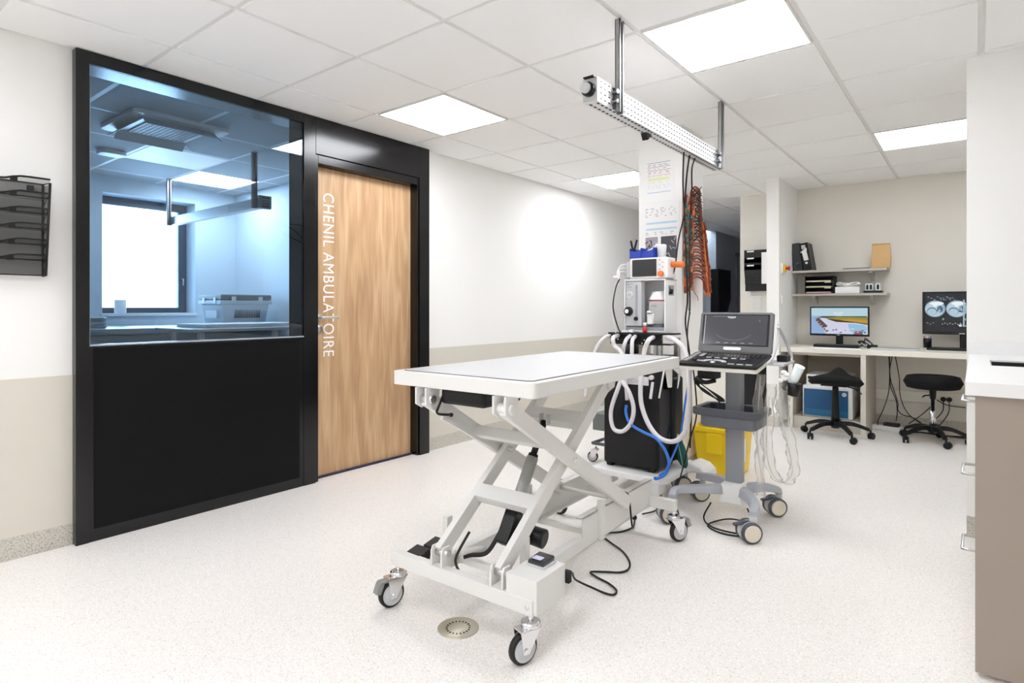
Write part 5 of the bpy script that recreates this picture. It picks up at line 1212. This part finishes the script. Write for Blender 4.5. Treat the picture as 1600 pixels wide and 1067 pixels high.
gl = MB().lathe((cx, cy, .12), (0, 0, 1), [(0, .025), (.155, .025), (.157, .016), (.26, .014)], 24).build('gas_lift', M_chrome, S2)
MB().lathe((cx, cy, .36), (0, 0, 1), [(0, .020), (.08, .026), (.09, .045)], 20).build('lift_collar', M_blackpl, S2)
MB().tube([(cx, cy, .39), (cx-.05, cy-.01, .385), (cx-.07, cy-.02, .37)], .006, 8).build('lever', M_blackpl, S2)

# ------------------------------------------------------------------ worktop and cabinet at the right
WT = thing('worktop', 'white worktop with an inset steel sink at the right', 'worktop', (.6, 3.0, .85))
b = MB(); wx0, wx1, wy0, wy1 = -.026, 2.2, 2.25, 3.643; sx0, sx1, sy0, sy1 = .046, .50, 2.955, 3.27
b.box(wx0, sx0, wy0, wy1, .853, .892).box(sx1, wx1, wy0, wy1, .853, .892).box(sx0, sx1, wy0, sy0, .853, .892).box(sx0, sx1, sy1, wy1, .853, .892)
b.build('worktop_slab', M_worktop, WT)
MB().box(wx0+.001, wx1, wy1-.012, wy1, .892, .955).build('upstand', M_worktop, WT, bev=.001)
b = MB(); b.box(sx0, sx1, sy0, sy1, .70, .705).box(sx0, sx0+.004, sy0, sy1, .70, .89).box(sx1-.004, sx1, sy0, sy1, .70, .89).box(sx0, sx1, sy0, sy0+.004, .70, .89).box(sx0, sx1, sy1-.004, sy1, .70, .885)
b.build('sink_bowl', mat('dark_sink', (.03, .033, .035), .3, .4), WT)
CB = thing('base_cabinet', 'taupe base cabinet with drawers under the white worktop', 'cabinet', (.6, 2.9, 0))
MB().box(.0, 2.2, 2.30, 3.60, .06, .695).box(.0, 2.2, 2.30, 2.94, .695, .853).build('cabinet_carcass', M_desk, CB)
MB().box(-.002, 2.2, 2.278, 2.302, .012, .851).build('end_panel', M_taupe, CB, bev=.001)
for k, (z0, z1) in enumerate(((.665, .845), (.415, .655), (.07, .405))):
    dw = MB().box(-.002, .001, 2.31, 2.90, z0, z1).build('drawer', M_desk, CB, bev=.0005)
for k, z_ in enumerate((.822, .592, .352)):
    MB().tube([(0, 2.36, z_), (-.034, 2.36, z_), (-.034, 2.505, z_), (0, 2.505, z_)], .0045, 8, 0).build('drawer_handle', M_steel, CB)

# ------------------------------------------------------------------ mesh wall organiser on the left
WO = thing('wall_organizer', 'black wire-mesh file organizer with six pockets on the left wall', 'file organizer', (XL, .6, 1.45))
oy0, oy1 = .44, .80; xw = XL+.003
zt, zb = 1.672, 1.262
def topwave(y, z): # wavy front lip, higher to the right
    t_ = (y-oy0)/(oy1-oy0); return z+.010*math.tanh((t_-.62)*14)-.004
nT = 6
for k in range(nT):
    zb_ = zb+k*(zt-zb)/nT; zt_ = zb_+.085 if k < nT-1 else zb_+.078
    d_ = .055+.009*min(k, 4) if k < 5 else .10
    xf = xw+.045+k*.012
    pts = [(xf+.004, oy0+(oy1-oy0)*i/14, topwave(oy0+(oy1-oy0)*i/14, zt_)) for i in range(15)]
    pk = MB(); 
    vs_t = [pk.bm.verts.new((p_[0], p_[1], p_[2])) for p_ in pts]; vs_b = [pk.bm.verts.new((xf-.006, p_[1], zb_)) for p_ in pts]
    for i in range(14): pk.bm.faces.new([vs_b[i], vs_b[i+1], vs_t[i+1], vs_t[i]])
    pk.poly([(xf-.006, oy0, zb_), (xf-.006, oy1, zb_), (xw, oy1, zb_), (xw, oy0, zb_)])
    po = pk.build('mesh_pocket', M_mesh, WO)
    MB().tube(pts, .0045, 6, 0).tube([(xf-.006, oy0, zb_), (xf-.006, oy1, zb_)], .0028, 6, 0).build('wire_rim', M_blackpl, po)
    MB().box(xf+.003, xf+.009, .66, .685, zt_-.022, zt_-.002).build('label_clip', M_blackpl, po)
b = MB(); b.poly([(xw, oy0, zb), (xw, oy1, zb), (xw, oy1, zt+.01), (xw, oy0, zt+.01)]); b.build('back_mesh', M_mesh, WO)
b = MB(); b.poly([(xw, oy1, zb+.02), (xw, oy1, zt), (xw+.108, oy1, zt-.01), (xw+.112, oy1, zb+.30), (xw+.045, oy1, zb-.002)])
b.poly([(xw, oy0, zb+.02), (xw, oy0, zt), (xw+.108, oy0, zt-.01), (xw+.112, oy0, zb+.30), (xw+.045, oy0, zb-.002)]); b.build('side_mesh', M_mesh, WO)
b = MB()
for y in (oy0, oy1):
    b.tube([(xw, y, zb), (xw+.045, y, zb), (xw+.108, y, zt), (xw, y, zt+.008), (xw, y, zb)], .0055, 6, 0)
    for k in range(1, 6): b.tube([(xw+.002, y, zb+k*.068-.03), (xw+.045+k*.012, y, zb+k*.068+.03)], .002, 5, 0)
b.tube([(xw, oy0, zt+.008), (xw, oy1, zt+.008)], .003, 6, 0); b.build('wire_frame', M_blackpl, WO)
MB().box(xw, xw+.012, .74, .765, zt-.03, zt-.004).build('wall_fixing', M_blackpl, WO, bev=.002)
